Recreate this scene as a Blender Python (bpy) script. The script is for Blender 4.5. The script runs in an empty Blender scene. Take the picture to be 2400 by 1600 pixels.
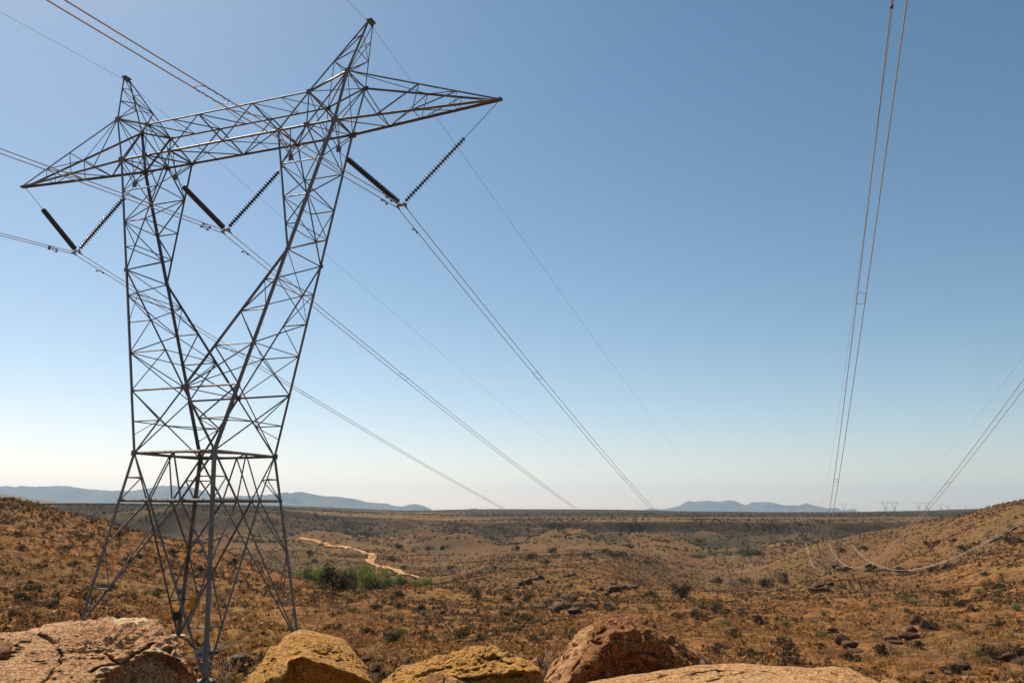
import bpy, bmesh, math, random
import numpy as np
from mathutils import Vector, Matrix

random.seed(7)
RNG = np.random.default_rng(11)
SC = bpy.context.scene
COL = SC.collection

# ------------------------------------------------------------------ camera, sky, sun, exposure
F_PX, PITCH = 1797.88, 0.2185            # focal length for a 2400 px wide frame, upward tilt (rad)
cam_d = bpy.data.cameras.new('camera')
cam = bpy.data.objects.new('camera', cam_d); COL.objects.link(cam)
cam_d.sensor_width = 36.0; cam_d.lens = F_PX / 2400 * 36.0
cam_d.clip_start = 0.1; cam_d.clip_end = 90000
cam.location = (0, 0, 0); cam.rotation_euler = (math.pi / 2 + PITCH, 0, 0)
SC.camera = cam

SUN_AZ, SUN_EL = math.radians(-41.0), math.radians(51.0)   # azimuth clockwise from +Y
world = bpy.data.worlds.new('World'); SC.world = world; world.use_nodes = True
wn = world.node_tree; bg = wn.nodes['Background']
sky = wn.nodes.new('ShaderNodeTexSky'); sky.sky_type = 'NISHITA'; sky.sun_disc = False
sky.sun_elevation = SUN_EL; sky.sun_rotation = SUN_AZ
sky.altitude = 900; sky.air_density = 1.0; sky.dust_density = 0.65; sky.ozone_density = 1.0
# the photograph's colour grade of the clear sky: a gentle contrast curve per channel, the same all over the dome
sep = wn.nodes.new('ShaderNodeSeparateColor'); comb = wn.nodes.new('ShaderNodeCombineColor'); wn.links.new(sky.outputs[0], sep.inputs[0])
for ch, (gain, gam) in enumerate(((0.475, 1.46), (0.66, 1.16), (0.665, 1.09))):
    pw = wn.nodes.new('ShaderNodeMath'); pw.operation = 'POWER'; pw.inputs[1].default_value = gam
    ml = wn.nodes.new('ShaderNodeMath'); ml.operation = 'MULTIPLY'; ml.inputs[1].default_value = gain
    wn.links.new(sep.outputs[ch], pw.inputs[0]); wn.links.new(pw.outputs[0], ml.inputs[0]); wn.links.new(ml.outputs[0], comb.inputs[ch])
wn.links.new(comb.outputs[0], bg.inputs[0]); bg.inputs[1].default_value = 0.10
sun_d = bpy.data.lights.new('sun', 'SUN'); sun_d.energy = 5.0; sun_d.angle = math.radians(0.53)
sun_d.color = (1.0, 0.91, 0.76)
sun = bpy.data.objects.new('sun', sun_d); COL.objects.link(sun)
sdir = Vector((math.sin(SUN_AZ) * math.cos(SUN_EL), math.cos(SUN_AZ) * math.cos(SUN_EL), math.sin(SUN_EL)))
sun.rotation_euler = sdir.to_track_quat('Z', 'Y').to_euler()
sun.location = (-30, 30, 60)
SC.view_settings.view_transform = 'Standard'; SC.view_settings.look = 'None'
SC.view_settings.exposure = 0.45; SC.view_settings.gamma = 1.0; SC.view_settings.use_curve_mapping = False
SC.render.engine = 'CYCLES'
SC.cycles.max_bounces = 5; SC.cycles.volume_bounces = 0; SC.cycles.transparent_max_bounces = 4
SC.cycles.use_denoising = True; SC.cycles.denoiser = 'OPENIMAGEDENOISE'; SC.cycles.denoising_input_passes = 'RGB_ALBEDO_NORMAL'; SC.cycles.denoising_prefilter = 'NONE'
SC.cycles.volume_step_rate = 5

# ------------------------------------------------------------------ helpers
def tag(o, label=None, cat=None, group=None, kind=None):
    for k, v in (('label', label), ('category', cat), ('group', group), ('kind', kind)):
        if v: o[k] = v
    return o

def empty(name, loc=(0, 0, 0), rot=None):
    o = bpy.data.objects.new(name, None); COL.objects.link(o); o.location = loc
    o.empty_display_size = 0.3
    if rot is not None: o.rotation_euler = rot
    return o

def link_mesh(name, me, mat=None, parent=None, loc=None):
    o = bpy.data.objects.new(name, me); COL.objects.link(o)
    if mat is not None and len(me.materials) == 0: me.materials.append(mat)
    if parent is not None: o.parent = parent
    if loc is not None: o.location = loc
    return o

def np_mesh(name, verts, faces, smooth=False):
    """faces: (n,3) or (n,4) int array"""
    verts = np.asarray(verts, dtype=np.float32); faces = np.asarray(faces, dtype=np.int32)
    me = bpy.data.meshes.new(name); k = faces.shape[1]
    me.vertices.add(len(verts)); me.vertices.foreach_set('co', verts.ravel())
    me.loops.add(faces.size); me.loops.foreach_set('vertex_index', faces.ravel())
    me.polygons.add(len(faces)); me.polygons.foreach_set('loop_start', np.arange(0, faces.size, k, dtype=np.int32))
    me.polygons.foreach_set('loop_total', np.full(len(faces), k, dtype=np.int32))
    if smooth: me.polygons.foreach_set('use_smooth', np.ones(len(faces), dtype=bool))
    me.update(calc_edges=True)
    return me

class MB:
    """collects verts / faces for one mesh"""
    def __init__(s): s.v = []; s.f = []
    def add(s, v, f):
        n = len(s.v); s.v.extend([tuple(p) for p in v]); s.f.extend([tuple(i + n for i in q) for q in f])
    def tube(s, pts, r, n=6, cap=True):
        pts = [Vector(p) for p in pts]; m = len(pts); V = []; Fc = []
        for i, p in enumerate(pts):
            t = (pts[min(i + 1, m - 1)] - pts[max(i - 1, 0)]).normalized()
            up = Vector((0, 0, 1)) if abs(t.z) < 0.95 else Vector((1, 0, 0))
            a = t.cross(up).normalized(); b = a.cross(t)
            rr = r[i] if isinstance(r, (list, tuple)) else r
            for k in range(n):
                th = 2 * math.pi * k / n
                V.append(p + a * math.cos(th) * rr + b * math.sin(th) * rr)
        for i in range(m - 1):
            for k in range(n):
                Fc.append((i * n + k, i * n + (k + 1) % n, (i + 1) * n + (k + 1) % n, (i + 1) * n + k))
        if cap: Fc.append(tuple(range(n - 1, -1, -1))); Fc.append(tuple((m - 1) * n + k for k in range(n)))
        s.add(V, Fc)
    def box(s, c, hx, hy, hz, rot=None):
        V = []
        for x in (-1, 1):
            for y in (-1, 1):
                for z in (-1, 1):
                    d = Vector((x * hx, y * hy, z * hz))
                    if rot is not None: d = rot @ d
                    V.append(Vector(c) + d)
        s.add(V, [(0, 1, 3, 2), (4, 6, 7, 5), (0, 4, 5, 1), (2, 3, 7, 6), (0, 2, 6, 4), (1, 5, 7, 3)])
    def mesh(s, name, smooth=False):
        me = bpy.data.meshes.new(name); me.from_pydata(s.v, [], s.f)
        if smooth: me.polygons.foreach_set('use_smooth', np.ones(len(me.polygons), dtype=bool))
        me.update(); return me

# pixel (of the 2400 x 1600 frame) -> unit view direction in the world, used to lay things out
def ray(px, py):
    x = (px - 1200.0) / F_PX; h = -(py - 800.0) / F_PX
    cp, sp = math.cos(PITCH), math.sin(PITCH)
    return np.array([x, cp - h * sp, sp + h * cp])
def at(px, py, depth):
    """world point on that line of sight at horizontal distance depth"""
    r = ray(px, py); return Vector(r * (depth / math.hypot(r[0], r[1])))
def project(P):
    P = np.asarray(P, float); cp, sp = math.cos(PITCH), math.sin(PITCH)
    d = P[..., 1] * cp + P[..., 2] * sp; h = -P[..., 1] * sp + P[..., 2] * cp
    return np.stack([1200 + F_PX * P[..., 0] / d, 800 - F_PX * h / d], -1)

# ------------------------------------------------------------------ noise (numpy)
def _hash(ix, iy, iz, seed):
    h = (ix * 374761393 + iy * 668265263 + iz * 2147483647 + seed * 1274126177) & 0xFFFFFFFF
    h = ((h ^ (h >> 13)) * 1274126177) & 0xFFFFFFFF
    h = ((h ^ (h >> 16)) * 2246822519) & 0xFFFFFFFF
    return ((h ^ (h >> 15)) & 0xFFFF).astype(np.float64) / 32767.5 - 1.0
def noise2(x, y, seed=0):
    x = np.asarray(x, float); y = np.asarray(y, float)
    ix = np.floor(x).astype(np.int64); iy = np.floor(y).astype(np.int64)
    fx = x - ix; fy = y - iy; u = fx * fx * (3 - 2 * fx); v = fy * fy * (3 - 2 * fy); z = np.zeros_like(ix)
    a = _hash(ix, iy, z, seed); b = _hash(ix + 1, iy, z, seed); c = _hash(ix, iy + 1, z, seed); d = _hash(ix + 1, iy + 1, z, seed)
    return (a * (1 - u) + b * u) * (1 - v) + (c * (1 - u) + d * u) * v
def noise3(p, seed=0):
    p = np.asarray(p, float); i = np.floor(p).astype(np.int64); f = p - i; w = f * f * (3 - 2 * f)
    out = 0
    for dx in (0, 1):
        for dy in (0, 1):
            for dz in (0, 1):
                out = out + _hash(i[:, 0] + dx, i[:, 1] + dy, i[:, 2] + dz, seed) * \
                    (w[:, 0] if dx else 1 - w[:, 0]) * (w[:, 1] if dy else 1 - w[:, 1]) * (w[:, 2] if dz else 1 - w[:, 2])
    return out
def fbm2(x, y, octv=4, seed=0):
    s = 0; a = 1.0
    for o in range(octv):
        s = s + a * noise2(x * 2 ** o + 17.3 * o, y * 2 ** o - 9.1 * o, seed + o); a *= 0.5
    return s
def fbm3(p, octv=4, seed=0, gain=0.5):
    s = 0; a = 1.0
    for o in range(octv):
        s = s + a * noise3(p * 2 ** o + 3.7 * o, seed + o); a *= gain
    return s
def sstep(a, b, x):
    t = np.clip((x - a) / (b - a), 0, 1); return t * t * (3 - 2 * t)

# ------------------------------------------------------------------ materials
def new_mat(name):
    m = bpy.data.materials.new(name); m.use_nodes = True
    nt = m.node_tree; b = nt.nodes['Principled BSDF']
    return m, nt, b
def nd(nt, typ, **kw):
    n = nt.nodes.new(typ)
    for k, v in kw.items(): setattr(n, k, v)
    return n
def noise_node(nt, vec, scale, detail=4.0, rough=0.55):
    n = nd(nt, 'ShaderNodeTexNoise'); n.inputs['Scale'].default_value = scale
    n.inputs['Detail'].default_value = detail; n.inputs['Roughness'].default_value = rough
    nt.links.new(vec, n.inputs['Vector']); return n.outputs['Fac']
def ramp(nt, fac, a, b):
    n = nd(nt, 'ShaderNodeMapRange'); n.clamp = True
    n.inputs['From Min'].default_value = a; n.inputs['From Max'].default_value = b
    nt.links.new(fac, n.inputs['Value']); return n.outputs['Result']
def mix(nt, fac, a, b):
    n = nd(nt, 'ShaderNodeMix', data_type='RGBA')
    if isinstance(fac, float): n.inputs['Factor'].default_value = fac
    else: nt.links.new(fac, n.inputs['Factor'])
    for s, v in ((n.inputs[6], a), (n.inputs[7], b)):
        if isinstance(v, tuple): s.default_value = (*v, 1.0)
        else: nt.links.new(v, s)
    return n.outputs[2]
def math_node(nt, op, a, b=None):
    n = nd(nt, 'ShaderNodeMath', operation=op)
    for i, v in enumerate((a, b)):
        if v is None: continue
        if isinstance(v, (int, float)): n.inputs[i].default_value = v
        else: nt.links.new(v, n.inputs[i])
    return n.outputs[0]
def bump(nt, bsdf, height, strength, dist):
    n = nd(nt, 'ShaderNodeBump'); n.inputs['Strength'].default_value = strength; n.inputs['Distance'].default_value = dist
    nt.links.new(height, n.inputs['Height']); nt.links.new(n.outputs[0], bsdf.inputs['Normal'])

def plain(name, col, rough=0.7, metal=0.0, var=0.25, scale=3.0, spec=0.3):
    m, nt, b = new_mat(name)
    tc = nd(nt, 'ShaderNodeTexCoord').outputs['Object']
    f = noise_node(nt, tc, scale, 3)
    c = mix(nt, f, tuple(x * (1 - var) for x in col), tuple(min(1, x * (1 + var)) for x in col))
    nt.links.new(c, b.inputs['Base Color']); b.inputs['Roughness'].default_value = rough
    b.inputs['Metallic'].default_value = metal; b.inputs['Specular IOR Level'].default_value = spec
    return m

def leafy(name, a, b_, scale=1.5):
    m, nt, b = new_mat(name)
    oi = nd(nt, 'ShaderNodeObjectInfo'); geo = nd(nt, 'ShaderNodeNewGeometry')
    f = math_node(nt, 'MULTIPLY', geo.outputs['Random Per Island'], 1.0)
    f2 = math_node(nt, 'ADD', math_node(nt, 'MULTIPLY', f, 0.6), math_node(nt, 'MULTIPLY', oi.outputs['Random'], 0.4))
    c = mix(nt, f2, a, b_)
    nt.links.new(c, b.inputs['Base Color']); b.inputs['Roughness'].default_value = 0.75
    b.inputs['Specular IOR Level'].default_value = 0.15
    tr = nd(nt, 'ShaderNodeBsdfTranslucent'); nt.links.new(c, tr.inputs['Color'])
    mx = nd(nt, 'ShaderNodeMixShader'); mx.inputs[0].default_value = 0.3
    nt.links.new(b.outputs[0], mx.inputs[1]); nt.links.new(tr.outputs[0], mx.inputs[2])
    nt.links.new(mx.outputs[0], nt.nodes['Material Output'].inputs['Surface'])
    return m

M_STEEL = plain('galvanised_steel', (0.165, 0.145, 0.132), 0.60, 0.15, 0.55, 0.9)
M_CABLE = plain('aluminium_cable', (0.52, 0.43, 0.34), 0.5, 0.1, 0.15, 2.0)
M_GWIRE = plain('steel_wire', (0.22, 0.20, 0.20), 0.5, 0.5, 0.1, 2.0)
M_GLAZE = plain('glazed_porcelain', (0.030, 0.022, 0.020), 0.14, 0.0, 0.2, 8.0, 0.6)
M_FITTING = plain('fitting_steel', (0.16, 0.12, 0.10), 0.5, 0.5, 0.2, 9.0)
M_CONCRETE = plain('concrete', (0.42, 0.38, 0.33), 0.9, 0.0, 0.2, 6.0)
M_YELLOW = plain('yellow_plate', (0.55, 0.27, 0.02), 0.5, 0.0, 0.12, 6.0)
M_BLACK = plain('dark_plate', (0.02, 0.018, 0.018), 0.6, 0.0, 0.1, 6.0)
M_WHITE = plain('pale_plate', (0.30, 0.31, 0.34), 0.5, 0.0, 0.12, 9.0)
M_JUNIPER = leafy('juniper_foliage', (0.022, 0.020, 0.008), (0.070, 0.055, 0.021))
M_DRY = leafy('dry_brush', (0.055, 0.034, 0.018), (0.165, 0.095, 0.045))
M_PALE = leafy('pale_green_foliage', (0.10, 0.105, 0.03), (0.21, 0.185, 0.065))
M_GREEN = leafy('spring_green_foliage', (0.12, 0.150, 0.018), (0.27, 0.30, 0.04))
M_OLIVE = leafy('dusty_olive_foliage', (0.075, 0.088, 0.020), (0.19, 0.195, 0.045))
M_GRASS = leafy('dry_grass_blades', (0.20, 0.094, 0.033), (0.45, 0.230, 0.080))
M_BARK = plain('bark', (0.10, 0.075, 0.055), 0.9, 0.0, 0.3, 8.0)

# --- ground
def ground_material():
    m, nt, b = new_mat('desert_ground')
    P = nd(nt, 'ShaderNodeNewGeometry').outputs['Position']
    at_ = nd(nt, 'ShaderNodeAttribute', attribute_name='cover'); cover = at_.outputs['Fac']
    ag = nd(nt, 'ShaderNodeAttribute', attribute_name='gold'); gold = ag.outputs['Fac']
    n_big = noise_node(nt, P, 0.02, 5, 0.6); n_mid = noise_node(nt, P, 0.22, 5, 0.65)
    n_s = noise_node(nt, P, 1.3, 5, 0.7); n_f = noise_node(nt, P, 7.0, 4, 0.7)
    grass = mix(nt, ramp(nt, n_s, 0.3, 0.7), (0.185, 0.080, 0.025), (0.385, 0.182, 0.058))
    soil = mix(nt, ramp(nt, n_f, 0.3, 0.7), (0.175, 0.066, 0.021), (0.335, 0.145, 0.047))
    c = mix(nt, ramp(nt, math_node(nt, 'ADD', n_mid, math_node(nt, 'MULTIPLY', n_big, 0.5)), 0.62, 0.88), grass, soil)
    c = mix(nt, math_node(nt, 'MULTIPLY', gold, 0.9), c, mix(nt, n_s, (0.23, 0.145, 0.060), (0.31, 0.20, 0.080)))
    ad = nd(nt, 'ShaderNodeAttribute', attribute_name='valley')
    c = mix(nt, math_node(nt, 'MULTIPLY', ad.outputs['Fac'], 0.8), c, mix(nt, ramp(nt, n_mid, 0.35, 0.65), (0.098, 0.054, 0.026), (0.175, 0.096, 0.044)))
    n_big2 = noise_node(nt, P, 0.043, 4, 0.6)
    c = mix(nt, math_node(nt, 'MULTIPLY', ramp(nt, n_big2, 0.50, 0.62), 0.55), c, mix(nt, n_s, (0.075, 0.050, 0.028), (0.185, 0.118, 0.062)))
    c = mix(nt, math_node(nt, 'MULTIPLY', ramp(nt, n_big, 0.48, 0.36), 0.55), c, mix(nt, n_s, (0.135, 0.095, 0.026), (0.30, 0.20, 0.062)))
    brush = mix(nt, n_f, (0.055, 0.045, 0.030), (0.135, 0.10, 0.065))
    speck = math_node(nt, 'ADD', math_node(nt, 'MULTIPLY', n_s, 0.55), math_node(nt, 'MULTIPLY', n_mid, 0.45))
    thr = math_node(nt, 'ADD', speck, math_node(nt, 'MULTIPLY', cover, 0.26))
    c = mix(nt, ramp(nt, thr, 0.60, 0.74), c, brush)
    n_t = noise_node(nt, P, 0.55, 4, 0.75)
    c = mix(nt, math_node(nt, 'MULTIPLY', ramp(nt, n_t, 0.47, 0.56), 0.80), c, (0.075, 0.040, 0.018))
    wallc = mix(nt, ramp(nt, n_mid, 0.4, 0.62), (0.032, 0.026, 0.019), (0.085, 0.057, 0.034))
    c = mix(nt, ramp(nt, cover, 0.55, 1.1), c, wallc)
    c = mix(nt, math_node(nt, 'MULTIPLY', ramp(nt, n_f, 0.35, 0.75), 0.45), c, mix(nt, 0.5, c, (0.10, 0.06, 0.03)))
    nt.links.new(c, b.inputs['Base Color']); b.inputs['Roughness'].default_value = 1.0
    b.inputs['Specular IOR Level'].default_value = 0.05
    h = math_node(nt, 'ADD', math_node(nt, 'MULTIPLY', n_s, 0.8), math_node(nt, 'MULTIPLY', n_f, 0.25))
    bump(nt, b, h, 0.9, 0.35)
    return m
M_GROUND = ground_material()

def rock_material(name, light, mid, dark, stain, bump_s=0.8, grain=26.0, strata=None, stain_lo=0.56):
    m, nt, b = new_mat(name)
    tc = nd(nt, 'ShaderNodeTexCoord').outputs['Object']
    if strata:
        mp = nd(nt, 'ShaderNodeMapping'); mp.inputs['Scale'].default_value = strata[0]; mp.inputs['Rotation'].default_value = strata[1]
        nt.links.new(tc, mp.inputs['Vector']); vec = mp.outputs[0]
    else: vec = tc
    a = noise_node(nt, vec, 2.2, 6, 0.62); g = noise_node(nt, tc, grain, 6, 0.75); s = noise_node(nt, vec, 4.5, 7, 0.7)
    gg = noise_node(nt, tc, grain * 3.2, 3, 0.7)
    c = mix(nt, ramp(nt, a, 0.3, 0.72), mid, light)
    c = mix(nt, math_node(nt, 'MULTIPLY', ramp(nt, s, stain_lo, stain_lo + 0.13), 0.8), c, stain)
    c = mix(nt, math_node(nt, 'MULTIPLY', ramp(nt, g, 0.53, 0.60), 0.9), c, dark)
    c = mix(nt, math_node(nt, 'MULTIPLY', ramp(nt, g, 0.47, 0.36), 0.6), c, light)
    c = mix(nt, math_node(nt, 'MULTIPLY', ramp(nt, gg, 0.54, 0.61), 0.9), c, tuple(min(0.85, x * 1.35) for x in light))
    c = mix(nt, math_node(nt, 'MULTIPLY', ramp(nt, gg, 0.45, 0.38), 0.85), c, dark)
    pt = nd(nt, 'ShaderNodeAttribute', attribute_name='lit_tint')
    c = mix(nt, math_node(nt, 'MULTIPLY', pt.outputs['Fac'], ramp(nt, g, 0.62, 0.46)), c, tuple(min(0.8, x * 1.4 + 0.06) for x in light))  # painted highlight: paler colour inside the masked polygons
    nt.links.new(c, b.inputs['Base Color']); b.inputs['Roughness'].default_value = 0.7
    b.inputs['Specular IOR Level'].default_value = 0.12
    h = math_node(nt, 'ADD', math_node(nt, 'MULTIPLY', s, 0.7), math_node(nt, 'ADD', math_node(nt, 'MULTIPLY', g, 0.55), math_node(nt, 'MULTIPLY', gg, 0.16)))
    bump(nt, b, h, bump_s, 0.085)
    return m
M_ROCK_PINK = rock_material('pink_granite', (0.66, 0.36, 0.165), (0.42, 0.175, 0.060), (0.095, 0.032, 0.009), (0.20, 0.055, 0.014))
M_ROCK_GOLD = rock_material('golden_granite', (0.78, 0.40, 0.105), (0.60, 0.235, 0.034), (0.16, 0.050, 0.007), (0.30, 0.090, 0.010), 1.0, 30.0)
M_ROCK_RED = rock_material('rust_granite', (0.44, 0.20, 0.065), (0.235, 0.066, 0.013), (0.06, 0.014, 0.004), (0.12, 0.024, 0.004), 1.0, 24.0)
M_ROCK_SLAB = rock_material('banded_granite', (0.58, 0.33, 0.145), (0.44, 0.185, 0.055), (0.17, 0.072, 0.032), (0.32, 0.070, 0.016), 0.8, 22.0, ((1.2, 1.2, 5.0), (0.0, 0.12, 0.0)), 0.60)
M_ROCK_FIELD = rock_material('field_rock', (0.125, 0.066, 0.033), (0.070, 0.034, 0.017), (0.026, 0.014, 0.008), (0.045, 0.021, 0.011), 0.7, 6.0)

# ------------------------------------------------------------------ terrain
# columns of the valley, near to far; 'z' gives metres below the eye, 'y' the height at which that distance is seen
NEAR = [(1.0, 'z', -1.72), (3.0, 'z', -1.8), (6.0, 'z', -2.1)]
TERR = {
 -500: [(12,'z',-3.6),(20,'z',-5.4),(30,'z',-6.0),(40,'z',-5.0),(50,'z',-4.2),(60,'y',1380),(90,'y',1280),(130,'y',1170),(165,'y',1120),(250,'y',1180),(330,'z',-8),(440,'z',-22),(600,'z',-28),(800,'z',-26),(950,'y',1186),(1150,'y',1184),(1500,'y',1183),(2500,'y',1181),(4500,'y',1179)],
 0: [(12,'z',-3.8),(20,'z',-6.2),(30,'z',-7.0),(40,'z',-5.4),(50,'z',-4.9),(60,'y',1390),(90,'y',1308),(130,'y',1215),(170,'y',1165),(250,'z',-4),(330,'z',-17),(440,'z',-26),(600,'z',-30),(800,'z',-27),(950,'y',1187),(1150,'y',1184),(1500,'y',1182),(2500,'y',1181),(4500,'y',1180)],
 200: [(12,'z',-4),(20,'z',-7),(30,'z',-7.6),(40,'z',-6.0),(46,'z',-5.4),(60,'y',1409),(90,'y',1340),(130,'y',1258),(165,'y',1209),(250,'z',-13),(330,'z',-24),(440,'z',-30),(600,'z',-30),(800,'z',-28),(950,'y',1187),(1150,'y',1184),(1500,'y',1182),(2500,'y',1181),(4500,'y',1180)],
 400: [(12,'z',-4),(20,'z',-7),(30,'z',-8.4),(40,'z',-7.8),(51,'z',-7.3),(60,'y',1452),(90,'y',1378),(130,'y',1300),(155,'y',1263),(250,'z',-21),(330,'z',-30),(440,'z',-32),(600,'z',-31),(800,'z',-28),(950,'y',1188),(1150,'y',1185),(1500,'y',1183),(2500,'y',1182),(4500,'y',1181)],
 600: [(12,'z',-4),(20,'z',-6.6),(30,'z',-8.2),(40,'z',-7.4),(50,'z',-6.8),(60,'y',1450),(90,'y',1405),(130,'y',1352),(150,'y',1331),(250,'z',-26),(330,'z',-33),(440,'z',-34),(600,'y',1288),(800,'y',1264),(950,'y',1196),(1150,'y',1191),(1500,'y',1188),(2500,'y',1186),(4500,'y',1184)],
 750: [(12,'z',-4),(20,'z',-6.2),(30,'z',-7.4),(40,'z',-6.8),(50,'z',-6.9),(60,'y',1470),(90,'y',1423),(130,'y',1386),(152,'y',1372),(250,'z',-31),(330,'y',1385),(440,'y',1340),(600,'y',1290),(800,'y',1264),(960,'y',1209),(1150,'y',1202),(1500,'y',1196),(2500,'y',1191),(4500,'y',1189)],
 950: [(12,'z',-3.8),(20,'z',-5.6),(30,'z',-6.6),(40,'z',-7.0),(50,'y',1525),(60,'y',1500),(90,'y',1448),(130,'y',1408),(185,'y',1381),(250,'z',-28.5),(330,'y',1382),(440,'y',1345),(600,'y',1300),(800,'y',1264),(980,'y',1218),(1150,'y',1210),(1500,'y',1203),(2500,'y',1198),(4500,'y',1196)],
 1150: [(12,'z',-3.6),(20,'z',-5.2),(30,'z',-6.2),(40,'z',-7.0),(50,'y',1530),(60,'y',1508),(90,'y',1460),(130,'y',1424),(180,'y',1394),(250,'y',1362),(300,'y',1345),(440,'y',1336),(600,'y',1300),(800,'y',1262),(1000,'y',1223),(1150,'y',1214),(1500,'y',1205),(2500,'y',1196),(4500,'y',1193)],
 1400: [(12,'z',-3.4),(20,'z',-4.8),(30,'z',-6.2),(40,'z',-7.2),(50,'y',1530),(60,'y',1504),(90,'y',1460),(130,'y',1428),(180,'y',1400),(250,'y',1368),(330,'y',1335),(440,'y',1306),(600,'y',1286),(800,'y',1264),(1000,'y',1221),(1150,'y',1212),(1500,'y',1203),(2500,'y',1196),(4500,'y',1194)],
 1700: [(12,'z',-3.4),(20,'z',-4.8),(30,'z',-6.2),(40,'z',-7.4),(50,'y',1532),(60,'y',1506),(90,'y',1462),(130,'y',1430),(180,'y',1408),(250,'y',1388),(330,'z',-40),(440,'y',1394),(600,'y',1330),(700,'y',1296),(830,'y',1283),(1000,'y',1221),(1150,'y',1213),(1500,'y',1206),(2500,'y',1201),(4500,'y',1199)],
 1930: [(12,'z',-3.4),(20,'z',-4.8),(30,'z',-6.4),(40,'z',-7.7),(50,'y',1542),(60,'y',1516),(90,'y',1475),(130,'y',1440),(180,'y',1410),(250,'y',1382),(330,'y',1342),(440,'z',-40),(540,'y',1270),(700,'z',-38),(830,'y',1284),(1000,'y',1222),(1150,'y',1214),(1500,'y',1206),(2500,'y',1201),(4500,'y',1200)],
 2150: [(12,'z',-3.6),(20,'z',-4.9),(30,'z',-6.5),(40,'z',-7.7),(50,'y',1544),(60,'y',1518),(90,'y',1478),(130,'y',1440),(180,'y',1405),(250,'y',1370),(330,'y',1338),(440,'y',1286),(570,'y',1228),(700,'z',-30),(830,'z',-38),(1000,'y',1222),(1150,'y',1214),(1500,'y',1206),(2500,'y',1200),(4500,'y',1197)],
 2400: [(12,'z',-3.8),(20,'z',-5.0),(30,'z',-6.5),(40,'z',-7.5),(50,'y',1540),(60,'y',1515),(90,'y',1470),(130,'y',1425),(180,'y',1372),(250,'y',1308),(330,'y',1246),(440,'y',1192),(500,'y',1173),(700,'z',-6),(830,'z',-24),(1000,'y',1220),(1150,'y',1212),(1500,'y',1204),(2500,'y',1196),(4500,'y',1191)],
 2900: [(12,'z',-3.8),(20,'z',-5.0),(30,'z',-6.2),(40,'z',-7),(50,'y',1500),(60,'y',1480),(90,'y',1430),(130,'y',1370),(180,'y',1300),(250,'y',1230),(330,'y',1170),(440,'y',1130),(520,'y',1120),(700,'z',10),(830,'z',-14),(1000,'y',1215),(1150,'y',1208),(1500,'y',1202),(2500,'y',1194),(4500,'y',1190)],
}
GENERIC = [(1.0,'z',-1.72),(3,'z',-1.8),(6,'z',-2.0),(12,'z',-2.6),(30,'z',-4),(60,'z',-7),(200,'z',-14),(600,'z',-18),(1000,'z',-12),(4500,'z',0)]
def pchip(x, y, xq):
    h = np.diff(x); d = np.diff(y) / h; m = np.zeros_like(y)
    for i in range(1, len(x) - 1):
        if d[i - 1] * d[i] > 0:
            w1 = 2 * h[i] + h[i - 1]; w2 = h[i] + 2 * h[i - 1]; m[i] = (w1 + w2) / (w1 / d[i - 1] + w2 / d[i])
    m[0] = d[0]; m[-1] = d[-1]
    k = np.clip(np.searchsorted(x, xq) - 1, 0, len(x) - 2); t = (xq - x[k]) / h[k]
    return ((2*t**3-3*t**2+1)*y[k] + (t**3-2*t**2+t)*h[k]*m[k] + (-2*t**3+3*t**2)*y[k+1] + (t**3-t**2)*h[k]*m[k+1])
LD = np.linspace(0.0, math.log(26000.0), 520)
def column(px, rows, pre=True):
    rows = (NEAR if pre else []) + rows; d = []; z = []
    for dd, k, v in rows:
        if k == 'y':
            r = ray(px, v); v = r[2] / math.hypot(r[0], r[1]) * dd
        d.append(dd); z.append(v)
    d += [8000.0, 14000.0, 26000.0]; z += [min(z[-1], 2.0) - 16, -45.0, -50.0]
    return pchip(np.log(np.array(d)), np.array(z, float), LD)
_cols = sorted(TERR)
_az = np.array([math.degrees(math.atan2(*ray(px, 1300)[:2])) for px in _cols])
_zz = np.array([column(px, TERR[px]) for px in _cols])
_gen = column(1200, GENERIC, False)
AZ = np.arange(-180.0, 180.01, 0.25)
_tab = np.zeros((len(AZ), len(LD)))
for j in range(len(LD)):
    _tab[:, j] = pchip(_az, _zz[:, j], np.clip(AZ, _az[0], _az[-1]))
_w = sstep(44, 85, np.abs(AZ))[:, None]
_tab = _tab * (1 - _w) + _gen[None, :] * _w
_k = np.exp(-0.5 * (np.arange(-6, 7) / 2.5) ** 2); _k /= _k.sum()
_pad = np.concatenate([_tab[-7:-1], _tab, _tab[1:7]], 0)
_tab = sum(_k[i] * _pad[i:i + len(AZ)] for i in range(13))
def H0(x, y):
    az = np.degrees(np.arctan2(x, y)); d = np.maximum(np.hypot(x, y), 1.0)
    a = np.clip((az + 180) / 0.25, 0, len(AZ) - 1.001); b = np.clip(np.log(d) / LD[-1] * (len(LD) - 1), 0, len(LD) - 1.001)
    ia = a.astype(int); ib = b.astype(int); fa = a - ia; fb = b - ib
    return (_tab[ia, ib] * (1 - fa) + _tab[ia + 1, ib] * fa) * (1 - fb) + (_tab[ia, ib + 1] * (1 - fa) + _tab[ia + 1, ib + 1] * fa) * fb
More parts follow.
